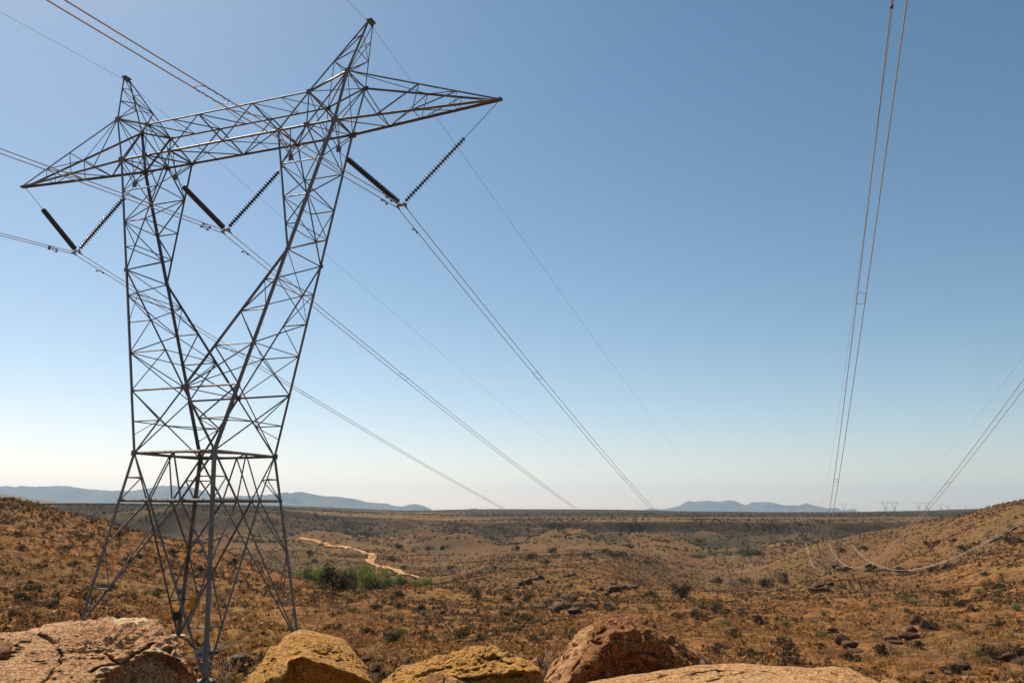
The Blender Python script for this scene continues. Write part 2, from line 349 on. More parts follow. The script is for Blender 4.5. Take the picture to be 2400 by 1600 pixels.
def H(x, y):
    x = np.asarray(x, float); y = np.asarray(y, float); d = np.hypot(x, y)
    wz = sstep(620, 780, d) * (1 - sstep(1250, 1600, d))
    k = 1 + wz * (0.085 * fbm2(x / 210.0, y / 210.0, 3, 88)); z = H0(x * k, y * k); dk = d * k
    z = z - (6.0 + 5.0 * sstep(-4, 6, np.degrees(np.arctan2(x, y)))) * sstep(800, 930, dk) * (1 - sstep(974, 990, dk))          # a cliff band under the mesa rim
    z = z + 0.10 * fbm2(x / 1.1, y / 1.1, 3, 5) * sstep(8, 25, d) * (1 - sstep(150, 300, d))
    z = z + 0.42 * fbm2(x / 7.0, y / 7.0, 3, 21) * sstep(15, 60, d) * (1 - sstep(420, 560, d))
    rid = 1 - np.abs(fbm2(x / 38.0, y / 38.0, 3, 33))
    z = z + (1.5 * rid - 0.8) * sstep(60, 170, d) * (1 - 0.85 * sstep(960, 1000, dk))
    gul = np.exp(-(fbm2(x / 85.0 + 3, y / 85.0, 3, 131) / 0.11) ** 2); z = z - 2.4 * gul * sstep(110, 220, d) * (1 - sstep(560, 700, d))
    gul = np.exp(-(fbm2(x / 24.0, y / 24.0 + 7, 3, 137) / 0.13) ** 2); z = z - 0.55 * gul * sstep(30, 70, d) * (1 - sstep(330, 460, d))
    far = sstep(620, 760, dk) * (1 - sstep(925, 985, dk))
    z = z + far * 8.0 * (1 - 2 * np.abs(noise2(x / 55.0, y / 110.0, 77))) + far * 3.5 * fbm2(x / 32.0, y / 32.0, 3, 51)
    z = z + sstep(1200, 1900, d) * 1.6 * fbm2(x / 160.0, y / 160.0, 3, 61)
    return z
def Hs(x, y): return float(H(np.array([x]), np.array([y]))[0])

def ground_hit(px, py, dmin=14.0, dmax=6000.0):
    """the nearest ground seen along that line of sight"""
    r = ray(px, py); hr = math.hypot(r[0], r[1])
    d = np.exp(np.linspace(math.log(dmin), math.log(dmax), 900))
    x = r[0] / hr * d; y = r[1] / hr * d; z = r[2] / hr * d
    below = z <= H(x, y)
    i = int(np.argmax(below)) if below.any() else len(d) - 1
    return Vector((x[i], y[i], Hs(x[i], y[i])))

def build_ground():
    azf = np.radians(np.arange(-40.0, 40.001, 0.10))
    azc = np.radians(np.concatenate([np.arange(-180, -40, 2.5), ]))
    az = np.concatenate([azc, azf, -azc[::-1][:-0 or None]])
    az = np.unique(np.round(az, 7))
    d = np.concatenate([np.exp(np.linspace(math.log(0.4), math.log(18), 26))[:-1],
                        np.exp(np.linspace(math.log(18), math.log(850), 300))[:-1],
                        np.arange(850, 1150, 4.5), np.exp(np.linspace(math.log(1150), math.log(1600), 22))[:-1],
                        np.exp(np.linspace(math.log(1600), math.log(26000), 40))])
    A, D = np.meshgrid(az, d, indexing='ij')
    X = np.sin(A) * D; Y = np.cos(A) * D; Z = H(X.ravel(), Y.ravel()).reshape(X.shape)
    na, ndd = X.shape
    V = np.stack([X, Y, Z], -1).reshape(-1, 3)
    i = np.arange(na)[:, None] * ndd + np.arange(ndd)[None, :]
    ii = np.concatenate([i, i[:1]], 0)
    if abs(az[0] + math.pi) < 1e-4 and abs(az[-1] - math.pi) < 1e-4: ii = i
    q = np.stack([ii[:-1, :-1], ii[:-1, 1:], ii[1:, 1:], ii[1:, :-1]], -1).reshape(-1, 4)
    me = np_mesh('ground', V, q[:, ::-1] if False else q, smooth=True)
    x, y, dd = X.ravel(), Y.ravel(), D.ravel()
    pxx = 1200 + F_PX * 1.03 * np.tan(np.clip(A.ravel(), -1.2, 1.2))
    n = fbm2(x / 60, y / 60, 3, 91)
    wz = sstep(620, 780, dd) * (1 - sstep(1250, 1600, dd)); dd = dd * (1 + wz * (0.085 * fbm2(x / 210.0, y / 210.0, 3, 88)))
    cover = 0.16 + 0.22 * n + 0.12 * sstep(60, 200, dd)
    rim = 0.35 * sstep(380, 480, dd) * (1 - sstep(740, 830, dd)) * (1 - sstep(1000, 1700, pxx))
    cover = cover + rim * 0.5
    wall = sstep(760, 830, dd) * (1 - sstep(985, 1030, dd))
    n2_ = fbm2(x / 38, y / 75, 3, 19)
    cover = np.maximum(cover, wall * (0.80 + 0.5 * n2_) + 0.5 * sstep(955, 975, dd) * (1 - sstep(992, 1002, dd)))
    plate = sstep(1000, 1060, dd)
    cover = cover * (1 - plate) + plate * (0.45 + 0.35 * fbm2(x / 200, y / 60, 2, 14) + 0.85 * sstep(1130, 1350, dd))
    west = sstep(640, 760, pxx) * (1 - sstep(1020, 1150, pxx))
    gold = plate * (1 - sstep(1090, 1200, dd) * (1 - west) - sstep(1700, 2300, dd) * west) * sstep(0.0, 0.40, fbm2(x / 160, y / 70, 3, 8) + 0.18 + 0.35 * west) * sstep(560, 720, pxx) * (1 - 0.8 * sstep(1950, 2150, pxx))
    cover = cover * (1 - 0.9 * gold)
    valley = sstep(190, 420, dd) * (0.75 + 0.25 * n)
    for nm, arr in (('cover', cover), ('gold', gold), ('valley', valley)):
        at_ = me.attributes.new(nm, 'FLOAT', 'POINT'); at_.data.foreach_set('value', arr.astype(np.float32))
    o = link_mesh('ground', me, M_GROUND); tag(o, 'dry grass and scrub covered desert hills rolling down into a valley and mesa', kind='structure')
    return o
build_ground()

# dirt road on the far side of the creek
def build_road():
    pix = [(700, 1261), (722, 1265), (760, 1272), (800, 1280), (830, 1288), (852, 1294), (868, 1298), (874, 1302), (872, 1308), (866, 1314), (868, 1319), (880, 1324), (905, 1331), (935, 1340), (960, 1349), (985, 1356)]
    pts = [ground_hit(px, py, 300) for px, py in pix]
    P = []
    for i in range(len(pts) - 1):
        for t in np.linspace(0, 1, 12, endpoint=False): P.append(pts[i].lerp(pts[i + 1], t))
    P.append(pts[-1]); V = []; Fq = []
    A = np.array([tuple(p) for p in P]); k = 5
    A = np.stack([np.convolve(np.pad(A[:, c], k, mode='edge'), np.ones(2 * k + 1) / (2 * k + 1), 'valid') for c in range(3)], 1)
    for i in range(len(A)):
        t = A[min(i + 1, len(A) - 1)] - A[max(i - 1, 0)]; n = np.array([t[1], -t[0]]); n = n / (np.linalg.norm(n) + 1e-9)
        wv = 1.0 + 0.35 * float(noise2(np.array([i * 0.23]), np.array([0.5]), 5)[0])
        for w in (-2.6, -1.3, 0, 1.3, 2.6):
            w *= wv; x = A[i, 0] + n[0] * w; y = A[i, 1] + n[1] * w; V.append((x, y, Hs(x, y) + 0.40))
    for i in range(len(A) - 1):
        for j in range(4): a = i * 5 + j; Fq.append((a, a + 5, a + 6, a + 1))
    me = np_mesh('dirt_road', V, Fq, True)
    tag(link_mesh('dirt_road', me, plain('road_dust', (0.46, 0.235, 0.090), 1.0, 0, 0.3, 0.25)), 'pale sandy dirt road bending down the slope towards green creek trees', kind='structure')
build_road()

# far mountains: ridges with real depth
def mountains(name, label, prof, dist, thick, mat, seed, lift=0):
    px = np.array([p[0] for p in prof], float); py = np.array([p[1] for p in prof], float)
    xs = np.linspace(px[0], px[-1], 420); ys = np.interp(xs, px, py) + 1.1 * fbm2(xs / 22.0, xs * 0 + seed, 3, seed)
    rows = np.linspace(-1, 1, 34); V = np.zeros((len(xs), len(rows), 3))
    for i, (x, y) in enumerate(zip(xs, ys)):
        r = ray(x, y); hr = math.hypot(r[0], r[1]); z = r[2] / hr * dist
        end = min(1.0, min(i, len(xs) - 1 - i) / 12.0)
        dd = dist + rows * thick
        s = 1 - np.abs(rows) ** 1.15
        gx = r[0] / hr * dd; gy = r[1] / hr * dd
        sc = thick * 0.32
        nz = 1 - np.abs(fbm2(gx / sc, gy / sc, 4, seed))
        base = -60.0
        zz = base + (z - base) * s * (1 - 0.75 * (1 - nz) * np.clip(np.abs(rows) * 3.0, 0, 1) * (1 - np.abs(rows)) * 2)
        V[i, :, 0] = gx; V[i, :, 1] = gy; V[i, :, 2] = zz * end + base * (1 - end)
    i = np.arange(len(xs))[:, None] * len(rows) + np.arange(len(rows))[None, :]
    q = np.stack([i[:-1, :-1], i[:-1, 1:], i[1:, 1:], i[1:, :-1]], -1).reshape(-1, 4)
    o = link_mesh(name, np_mesh(name, V.reshape(-1, 3), q, True), mat); tag(o, label, kind='structure')
M_MOUNT = plain('mountain_scrub', (0.085, 0.066, 0.055), 1.0, 0, 0.45, 0.0035, 0.05)
mountains('mountain', 'long flat topped blue mesa on the horizon behind the near tower',
    [(-420,1150),(-200,1140),(0,1137),(140,1137.5),(230,1141),(290,1145),(340,1141),(360,1137),(400,1135),(440,1138),(468,1145),(488,1155),(505,1161),(540,1166),(600,1176),(640,1190)], 15000, 3000, M_MOUNT, 3)
mountains('mountain', 'blue ridge tapering off on the horizon beside the near tower',
    [(480,1185),(520,1166),(560,1159),(620,1155),(650,1149),(700,1150),(730,1155),(760,1158),(800,1163),(830,1167),(870,1172),(900,1178),(945,1184),(960,1180),(975,1179),(992,1184),(1015,1195),(1025,1203)], 14000, 2200, M_MOUNT, 9)
mountains('mountain', 'tiny blue knoll alone on the middle of the horizon',
    [(1070,1203),(1085,1195),(1105,1188.5),(1120,1190),(1135,1194),(1160,1203)], 17000, 700, M_MOUNT, 13)
mountains('mountain', 'jagged blue mountain range on the horizon beyond the mesa rim',
    [(1490,1203),(1510,1193),(1530,1189),(1548,1193),(1562,1191),(1590,1183),(1602,1177),(1615,1172),(1628,1175),(1640,1173),(1660,1171),(1690,1174),(1702,1170),(1725,1174),(1748,1181),(1762,1174),(1790,1173),(1815,1178),(1840,1183),(1870,1184.5),(1889,1178),(1905,1183),(1940,1191),(1958,1189.5),(1975,1195),(1995,1191.5),(2012,1197),(2030,1205)], 19000, 2200, M_MOUNT, 17)
mountains('hill', 'low brown hill behind the crest at the far left edge',
    [(-420,1140),(-150,1146),(0,1151),(60,1160),(140,1171),(200,1178),(260,1184),(320,1192)], 3600, 900, plain('far_scrub', (0.17, 0.125, 0.085), 1.0, 0, 0.35, 0.02, 0.05), 23)

# ------------------------------------------------------------------ haze
def build_haze():
    mb = MB(); mb.box((0, 0, 380), 27500, 27500, 460)
    m = bpy.data.materials.new('haze'); m.use_nodes = True; nt = m.node_tree
    nt.nodes.remove(nt.nodes['Principled BSDF'])
    v = nd(nt, 'ShaderNodeVolumePrincipled'); v.inputs['Color'].default_value = (0.60, 0.80, 1.0, 1)
    v.inputs['Density'].default_value = 4.2e-5; v.inputs['Anisotropy'].default_value = 0.3
    nt.links.new(v.outputs[0], nt.nodes['Material Output'].inputs['Volume'])
    o = link_mesh('haze', mb.mesh('haze'), m); tag(o, 'thin pale haze over the whole valley', kind='stuff')
build_haze()

# ------------------------------------------------------------------ steel members
def angle_verts(p, q, w, out):
    p = Vector(p); q = Vector(q); t = (q - p).normalized()
    o = Vector(out) - t * Vector(out).dot(t)
    if o.length < 1e-4: o = t.orthogonal()
    o.normalize(); s = t.cross(o)
    a = (o + s).normalized(); b = (o - s).normalized(); th = max(0.012, w * 0.13)
    prof = [(0, 0), (-w, 0), (-w, -th), (-th, -th), (-th, -w), (0, -w)]
    V = []
    for c in (p, q):
        for x, y in prof: V.append(c + o * (w * 0.35) + a * x + b * y)
    Fc = [(i, (i + 1) % 6, 6 + (i + 1) % 6, 6 + i) for i in range(6)]
    Fc += [(3, 2, 1, 0), (5, 4, 3, 0), (6, 7, 8, 9), (6, 9, 10, 11)]
    return V, Fc

Q = dict(X=-16.7624, Y=42.4984, psi=0.3347, wu=2.6038, wv=2.4996, zw=3.0546, zc=6.4776, zk=13.7839, zb=21.355, bu=7.6122, bv=0.9716, biu=3.8925,
         bmu=5.8026, zti=23.4142, tiu=5.8327, zt=24.2398, tu=8.3021, tv=0.9946, za=27.7658, au=9.0764, zv=16.08, vu=11.47, zr=0.5903, ru=2.973, rv=2.7854, tz=21.3185, tip=17.0)

def tower_members(ground, foot_detail=True):
    """[(part name, p, q, leg width)] of the lattice in tower coordinates (u along the crossarm, v along the line, z up)"""
    q = Q; L = []
    def add(n, p, r, w): L.append((n, tuple(p), tuple(r), w * (0.70 if w > 0.08 else 0.80)))
    def lin(z): return (z - q['zw']) / (q['zb'] - q['zw'])
    def O(s, t, z): k = lin(z); return np.array((s * (q['wu'] + (q['bu'] - q['wu']) * k), t * (q['wv'] + (q['bv'] - q['wv']) * k), z))
    def lerp(a, b, f): return np.asarray(a) * (1 - f) + np.asarray(b) * f
    W = {(s, t): O(s, t, q['zw']) for s in (-1, 1) for t in (-1, 1)}
    CR = {t: np.array((0, O(1, t, q['zc'])[1], q['zc'])) for t in (-1, 1)}
    K = {k: O(k[0], k[1], q['zk']) for k in W}
    B = {k: O(k[0], k[1], q['zb']) for k in W}
    BI = {k: np.array((k[0] * q['biu'], k[1] * q['bv'], q['zb'])) for k in W}
    BM = {k: np.array((k[0] * q['bmu'], k[1] * q['bv'], q['zb'])) for k in W}
    TI = {k: np.array((k[0] * q['tiu'], k[1] * q['tv'], q['zti'])) for k in W}
    T = {k: np.array((k[0] * q['tu'], k[1] * q['tv'], q['zt'])) for k in W}
    A = {k: np.array((k[0] * q['au'], k[1] * 0.22, q['za'])) for k in W}
    TIP = {k: np.array((k[0] * q['tip'], k[1] * 0.10, q['tz'])) for k in W}
    R = {k: np.array((k[0] * q['ru'], k[1] * q['rv'], q['zr'])) for k in W}
    su = (q['ru'] - q['wu']) / (q['zw'] - q['zr']); sv = (q['rv'] - q['wv']) / (q['zw'] - q['zr'])
    def leg(s, t, z): k = q['zw'] - z; return np.array((s * (q['wu'] + k * su), t * (q['wv'] + k * sv), z))
    FT = {k: leg(k[0], k[1], ground[k]) for k in W}
    S = (-1, 1)
    for s in S:
        for t in S:
            k = (s, t)
            add('leg', W[k], FT[k], 0.235)
            add('fork_chord', W[k], O(s, t, q['zc']), 0.22); add('fork_chord', O(s, t, q['zc']), K[k], 0.21); add('fork_chord', K[k], B[k], 0.20)
            add('fork_chord', CR[t], K[k], 0.15); add('fork_chord', K[k], BI[k], 0.115)
            add('fork_chord', B[k], T[k], 0.17)
            add('peak_chord', T[k], A[k], 0.13 if t < 0 else 0.09); add('peak_chord', TI[k], A[k], 0.085)
            add('arm_chord', B[k], TIP[k], 0.19); add('arm_chord', T[k], TIP[k], 0.13)
            add('beam_chord', B[k], BM[k], 0.17); add('beam_chord', BM[k], BI[k], 0.17)
            add('beam_chord', TI[k], T[k], 0.14)
    for t in S:
        for i, (a, b) in enumerate(((-1, 0), (0, 1))):
            add('beam_chord', lerp(BI[(-1, t)], BI[(1, t)], 0.5 * i), lerp(BI[(-1, t)], BI[(1, t)], 0.5 * i + 0.5), 0.17)
            add('beam_chord', lerp(TI[(-1, t)], TI[(1, t)], 0.5 * i), lerp(TI[(-1, t)], TI[(1, t)], 0.5 * i + 0.5), 0.12)
    d_, h_ = 'diagonal_brace', 'strut'
    # ---- beam between the forks
    bu_ = lambda f, t: lerp(BI[(-1, t)], BI[(1, t)], f); tu_ = lambda u, t: np.array((u, t * q['tv'], q['zti']))
    for t in S:
        nodes = [TI[(-1, t)], BI[(-1, t)], tu_(-1.95, t), bu_(0.5, t), tu_(1.95, t), BI[(1, t)], TI[(1, t)]]
        for a, b in zip(nodes, nodes[1:]): add(d_, a, b, 0.095)
        for s in S: add(h_, TI[(s, t)], BM[(s, t)], 0.06); add(d_, B[(s, t)], TI[(s, t)], 0.14); add(d_, T[(s, t)], BM[(s, t)], 0.07)
    us = [-5.83, -3.9, -1.95, 0.0, 1.95, 3.9, 5.83]
    for i in range(6):
        add(d_, tu_(us[i], -1), tu_(us[i + 1], 1), 0.06)
        if 0 < i: add(h_, tu_(us[i], -1), tu_(us[i], 1), 0.045)
    bs = [-3.89, 0, 3.89]
    for i in range(2):
        a = np.array((bs[i], 0, q['zb'])); v = np.array((0, q['bv'], 0)); b = np.array((bs[i + 1], 0, q['zb']))
        add(d_, a - v, b + v, 0.06); add(d_, a + v, b - v, 0.06)
        m = (a + b) / 2; add(h_, m - v, m + v, 0.045)
    add(h_, bu_(0.5, -1), bu_(0.5, 1), 0.07)
    for s in S:
        add(h_, TI[(s, -1)], TI[(s, 1)], 0.10); add(h_, T[(s, -1)], T[(s, 1)], 0.10)
        add(h_, B[(s, -1)], B[(s, 1)], 0.13); add(h_, BM[(s, -1)], BM[(s, 1)], 0.10); add(h_, BI[(s, -1)], BI[(s, 1)], 0.12)
        add(d_, B[(s, -1)], BM[(s, 1)], 0.06); add(d_, BM[(s, -1)], BI[(s, 1)], 0.08); add(d_, B[(s, 1)], BM[(s, -1)], 0.06)
        add(d_, T[(s, -1)], B[(s, 1)], 0.055); add(d_, T[(s, 1)], B[(s, -1)], 0.055)
        add(d_, T[(s, -1)], TI[(s, 1)], 0.06); add(d_, TI[(s, -1)], T[(s, 1)], 0.045)
        add(d_, TI[(s, -1)], BM[(s, 1)], 0.055)
        # ---- peak
        for f, nm in ((0.42, 1), (0.72, 0)):
            P = {(t, w): lerp((T if w else TI)[(s, t)], A[(s, t)], f) for t in S for w in (0, 1)}
            for a, b in (((-1, 0), (-1, 1)), ((1, 0), (1, 1)), ((-1, 0), (1, 0)), ((-1, 1), (1, 1))):
                if f < 0.5 or a[0] == b[0]: add(h_, P[a], P[b], 0.06 if f < .5 else .045)
        for t in S:
            a, b = T[(s, t)], TI[(s, t)]
            add(d_, lerp(a, A[(s, t)], 0.0), lerp(b, A[(s, t)], 0.42), 0.065); add(d_, lerp(b, A[(s, t)], 0.42), lerp(a, A[(s, t)], 0.72), 0.055)
        add(d_, T[(s, -1)], lerp(T[(s, 1)], A[(s, 1)], 0.42), 0.055); add(d_, lerp(T[(s, 1)], A[(s, 1)], 0.42), lerp(T[(s, -1)], A[(s, -1)], 0.72), 0.045)
        add(d_, lerp(TI[(s, -1)], A[(s, -1)], 0.42), TI[(s, 1)], 0.055)
        # ---- arm
        ab = {t: (lambda f, t=t: lerp(B[(s, t)], TIP[(s, t)], f)) for t in S}; an = {t: (lambda f, t=t: lerp(T[(s, t)], TIP[(s, t)], f)) for t in S}
        for t in S:
            add(d_, T[(s, t)], ab[t](0.27), 0.085); add(d_, ab[t](0.27), an[t](0.49), 0.075); add(h_, an[t](0.49), ab[t](0.49), 0.055)
            add(d_, ab[t](0.49), an[t](0.74), 0.06); add(h_, an[t](0.74), ab[t](0.74), 0.045)
        add(d_, B[(s, -1)], ab[1](0.27), 0.07); add(d_, ab[1](0.27), ab[-1](0.49), 0.06); add(d_, ab[-1](0.49), ab[1](0.74), 0.055)
        add(h_, ab[-1](0.27), ab[1](0.27), 0.06); add(h_, ab[-1](0.49), ab[1](0.49), 0.05); add(h_, ab[-1](0.74), ab[1](0.74), 0.045)
        add(d_, T[(s, -1)], an[1](0.49), 0.05); add(d_, an[1](0.49), an[-1](0.74), 0.045)
        # ---- upper fork
        fr = [0.0, 0.30, 0.58, 0.80, 1.0]
        o_ = {t: [lerp(B[(s, t)], K[(s, t)], f) for f in fr] for t in S}; i_ = {t: [lerp(BI[(s, t)], K[(s, t)], f) for f in fr] for t in S}
        for t in S:
            for j in (1, 2, 3): add(h_, o_[t][j], i_[t][j], 0.075 if j < 3 else 0.06)
            add(d_, BM[(s, t)], i_[t][1], 0.09); add(d_, BM[(s, t)], o_[t][1], 0.09)
            add(d_, i_[t][1], o_[t][2], 0.075); add(d_, o_[t][2], i_[t][3], 0.065)
        for fam, wd in ((o_, 0.065), (i_, 0.06)):
            for j in range(4):
                if j < 3: add(h_, fam[-1][j + 1], fam[1][j + 1], 0.055)
                if j % 2 == 0: add(d_, fam[-1][j], fam[1][j + 1], wd)
                else: add(d_, fam[1][j], fam[-1][j + 1], wd)
            add(d_, fam[1][0], fam[-1][1], 0.05)
        add(h_, K[(s, -1)], K[(s, 1)], 0.07)
        # ---- lower fork, knee to crotch
        fr = [0.0, 0.22, 0.45, 0.70, 1.0]
        OC = {t: O(s, t, q['zc']) for t in S}
        o_ = {t: [lerp(K[(s, t)], OC[t], f) for f in fr] for t in S}; i_ = {t: [lerp(K[(s, t)], CR[t], f) for f in fr] for t in S}
        for t in S:
            for j in (1, 2, 3): add(h_, o_[t][j], i_[t][j], 0.065)
            for j in (1, 2, 3):
                if j % 2: add(d_, o_[t][j], i_[t][j + 1] if j < 3 else CR[t], 0.065)
                else: add(d_, i_[t][j], o_[t][j + 1], 0.065)
            add(d_, i_[t][3], OC[t], 0.075); add(d_, i_[t][1], o_[t][2], 0.045)
        for j in range(4):
            add(d_, o_[-1][j], o_[1][j + 1], 0.06) if j % 2 else add(d_, o_[1][j], o_[-1][j + 1], 0.06)
            add(d_, i_[1][j], i_[-1][j + 1], 0.05) if j % 2 else add(d_, i_[-1][j], i_[1][j + 1], 0.05)
            if j in (1, 3): add(h_, o_[-1][j], o_[1][j], 0.05); add(h_, i_[-1][j], i_[1][j], 0.045)
        # ---- crotch to waist
        for t in S:
            add(h_, OC[t], CR[t], 0.115); add(d_, CR[t], W[(s, t)], 0.13)
            mo = lerp(OC[t], W[(s, t)], 0.5); mc = lerp(CR[t], W[(s, t)], 0.5)
            add(h_, mo, mc, 0.06); add(d_, OC[t], mc, 0.085); add(d_, mc, lerp(OC[t], W[(s, t)], 0.72), 0.045)
        add(d_, OC[-1], W[(s, 1)], 0.085); add(d_, OC[1], W[(s, -1)], 0.085)
        m0 = (OC[-1] + OC[1] + W[(s, -1)] + W[(s, 1)]) / 4
        for t in S: add(h_, lerp(OC[t], W[(s, t)], 0.5), m0, 0.05); add(h_, m0, lerp(CR[t], W[(s, t)], 0.5), 0.05)
    add(h_, CR[-1], CR[1], 0.08)
    # ---- waist and below: four faces
    faces = [((-1, -1), (1, -1)), ((1, -1), (1, 1)), ((1, 1), (-1, 1)), ((-1, 1), (-1, -1))]
    mids, n13 = [], []
    for a, b in faces:
        add(h_, W[a], W[b], 0.15); M = lerp(W[a], W[b], 0.5); mids.append(M)
        add(h_, R[a], R[b], 0.145)
        Na, Nb = lerp(R[a], R[b], 1 / 3), lerp(R[a], R[b], 2 / 3); n13.append((Na, Nb))
        add(d_, W[a], Na, 0.115); add(d_, Na, M, 0.105); add(d_, M, Nb, 0.105); add(d_, Nb, W[b], 0.115)
        for c, N in ((a, Na), (b, Nb)):
            mc = lerp(W[c], R[c], 0.52); mn = lerp(W[c], N, 0.52)
            add(h_, mc, mn, 0.06); add(d_, mn, R[c], 0.07)
        # long crossing diagonals to the feet
        for c, N, near in ((a, Nb, Na), (b, Na, Nb)):
            add(d_, N, FT[c], 0.12)
            p1, p2 = lerp(R[c], FT[c], 0.37), lerp(R[c], FT[c], 0.72)
            dq = lerp(N, FT[c], 0.72); dq2 = lerp(N, FT[c], 0.50)
            add(d_, near, p1, 0.105); add(d_, p1, dq, 0.07); add(h_, p2, dq, 0.075)
            p3 = lerp(R[c], FT[c], 0.90); dq3 = lerp(N, FT[c], 0.90)
            add(h_, p3, dq3, 0.05); add(d_, p2, dq3, 0.05)
    for i in range(4):
        add(h_, mids[i], mids[(i + 1) % 4], 0.085); add(h_, n13[i][1], n13[(i + 1) % 4][0], 0.075)
    # hangers of the inner string ends
    for s in S:
        for uh in (7.35, 4.17):
            hp = np.array((s * uh, 0, 20.10))
            for du in (-0.55, 0.55):
                for t in S: add('hanger', (s * uh + du, t * q['bv'], q['zb']), hp, 0.06)
    nodes = {}
    for k in W:
        nodes.update({('W',) + k: W[k], ('K',) + k: K[k], ('B',) + k: B[k], ('BM',) + k: BM[k], ('BI',) + k: BI[k], ('T',) + k: T[k], ('TI',) + k: TI[k], ('R',) + k: R[k]})
    for t in S: nodes[('C', 0, t)] = CR[t]
    return L, nodes, FT, A, TIP, n13

c_, s_ = math.cos(Q['psi']), math.sin(Q['psi'])
def left_line(u, v, z): return Vector((Q['X'] + u * c_ + v * s_, Q['Y'] - u * s_ + v * c_, z))
PSI2 = 0.345; c2_, s2_ = math.cos(PSI2), math.sin(PSI2)
def right_line(u, v, z): return Vector((u * c2_ + v * s2_, -u * s2_ + v * c2_, z))

def build_main_tower():
    zb = -7.0
    root = empty('transmission_tower', (Q['X'], Q['Y'], zb), (0, 0, -Q['psi']))
    tag(root, 'large steel lattice pylon with forked waist and wide pointed crossarm standing behind the boulders', 'pylon')
    ground = {}
    for k in ((-1, -1), (1, -1), (-1, 1), (1, 1)):
        z = -6.5
        for _ in range(8):
            kk = Q['zw'] - z
            p = left_line(k[0] * (Q['wu'] + kk * 0.1498), k[1] * (Q['wv'] + kk * 0.116), z); z = Hs(p.x, p.y)
        ground[k] = z - 0.10
    L, nodes, FT, A, TIP, n13 = tower_members(ground)
    off = Vector((0, 0, -zb))
    for name, p, r, w in L:
        mid = (Vector(p) + Vector(r)) / 2; out = Vector((mid.x, mid.y, 0.02)) if mid.z < 14 else Vector((mid.x * 0.15, mid.y, 0.1))
        V, Fc = angle_verts(Vector(p) + off, Vector(r) + off, w, out)
        me = bpy.data.meshes.new(name); me.from_pydata(V, [], Fc); me.update(); me.materials.append(M_STEEL)
        link_mesh(name, me, None, root)
    # gusset plates
    for key, p in nodes.items():
        big = {'W': 0.17, 'K': 0.13, 'B': 0.22, 'BM': 0.19, 'BI': 0.15, 'T': 0.18, 'TI': 0.16, 'R': 0.10, 'C': 0.17}[key[0]]
        mb = MB(); c = Vector(p) + off; t = math.copysign(0.02, p[1]); mb.box((c.x, c.y + t, c.z), big, 0.012, big * 0.8)
        link_mesh('gusset_plate', mb.mesh('gusset_plate'), M_STEEL, root)
    for Na, Nb in n13:
        for p in (Na, Nb):
            mb = MB(); c = Vector(p) + off
            ax = abs(p[1]) > abs(p[0])
            mb.box(c, 0.12 if ax else 0.012, 0.012 if ax else 0.12, 0.10)
            link_mesh('gusset_plate', mb.mesh('gusset_plate'), M_STEEL, root)
    for s in (-1, 1):
        mb = MB(); c = Vector((s * Q['au'], 0, Q['za'] + 0.05)) + off; mb.box(c, 0.17, 0.25, 0.04); mb.box(c - Vector((0, 0, .12)), 0.08, 0.20, 0.08)
        link_mesh('peak_cap', mb.mesh('peak_cap'), M_STEEL, root)
        mb = MB(); c = Vector((s * (Q['tip'] + .02), 0, Q['tz'])) + off; mb.box(c, 0.17, 0.12, 0.06)
        link_mesh('arm_tip_plate', mb.mesh('arm_tip_plate'), M_STEEL, root)
        for uh in (7.35, 4.17):
            mb = MB(); mb.box(Vector((s * uh, 0, 20.06)) + off, 0.13, 0.05, 0.16); link_mesh('hanger_plate', mb.mesh('hanger_plate'), M_STEEL, root)
    for k, p in FT.items():
        mb = MB(); c = Vector(p) + off
        mb.tube([c + Vector((0, 0, -0.8)), c + Vector((0, 0, 0.12))], 0.42, 12)
        link_mesh('footing', mb.mesh('footing'), M_CONCRETE, root)
    # step bolts up two legs, joined (thin pegs)
    mb = MB()
    for k in ((-1, 1), (1, -1)):
        for z in np.arange(-3.0, 20.8, 0.42):
            if z < Q['zw']: kk = Q['zw'] - z; p = Vector((k[0] * (Q['wu'] + kk * .1498), k[1] * (Q['wv'] + kk * .116), z))
            else: f = (z - Q['zw']) / (Q['zb'] - Q['zw']); p = Vector((k[0] * (Q['wu'] + (Q['bu'] - Q['wu']) * f), k[1] * (Q['wv'] + (Q['bv'] - Q['wv']) * f), z))
            p = p + off; dx = 0.22 if int(z * 10) % 2 else -0.22
            mb.tube([p, p + Vector((dx, 0, 0))], 0.011, 4)
    o = link_mesh('step_bolt', mb.mesh('step_bolt'), M_STEEL, root); o['kind'] = 'stuff'
    # plates hung low on the legs
    def plate(px, py, depth, w, h, mat, lab, marks=0):
        P = at(px, py, depth); loc = Matrix.Rotation(Q['psi'], 4, 'Z') @ (P - root.location)
        mb = MB(); mb.box((0, 0, 0), w / 2, 0.012, h / 2)
        o = link_mesh('sign_plate', mb.mesh('sign_plate'), mat, root, loc); o['label'] = lab
        o.rotation_euler = (0, 0, Q['psi'] - math.atan2(P.x, P.y))
        for i in range(marks):
            mk = MB(); mk.box((-w * .18 + i * w * .2, -0.016, -h * .1), w * .06, 0.004, h * (.22 if i != 1 else .12))
            link_mesh('sign_mark', mk.mesh('sign_mark'), M_BLACK, o)
        return o
    plate(455.5, 1411, 50.2, 0.60, 0.70, M_YELLOW, 'plain yellow plate on the far leg')
    plate(414.5, 1443, 47.5, 0.36, 0.44, M_BLACK, 'black plate hanging under a strut')
    plate(467, 1532, 40.5, 0.38, 0.36, M_WHITE, 'pale grey plate with dark marks low by the near leg', 3)
    return root
tower = build_main_tower()

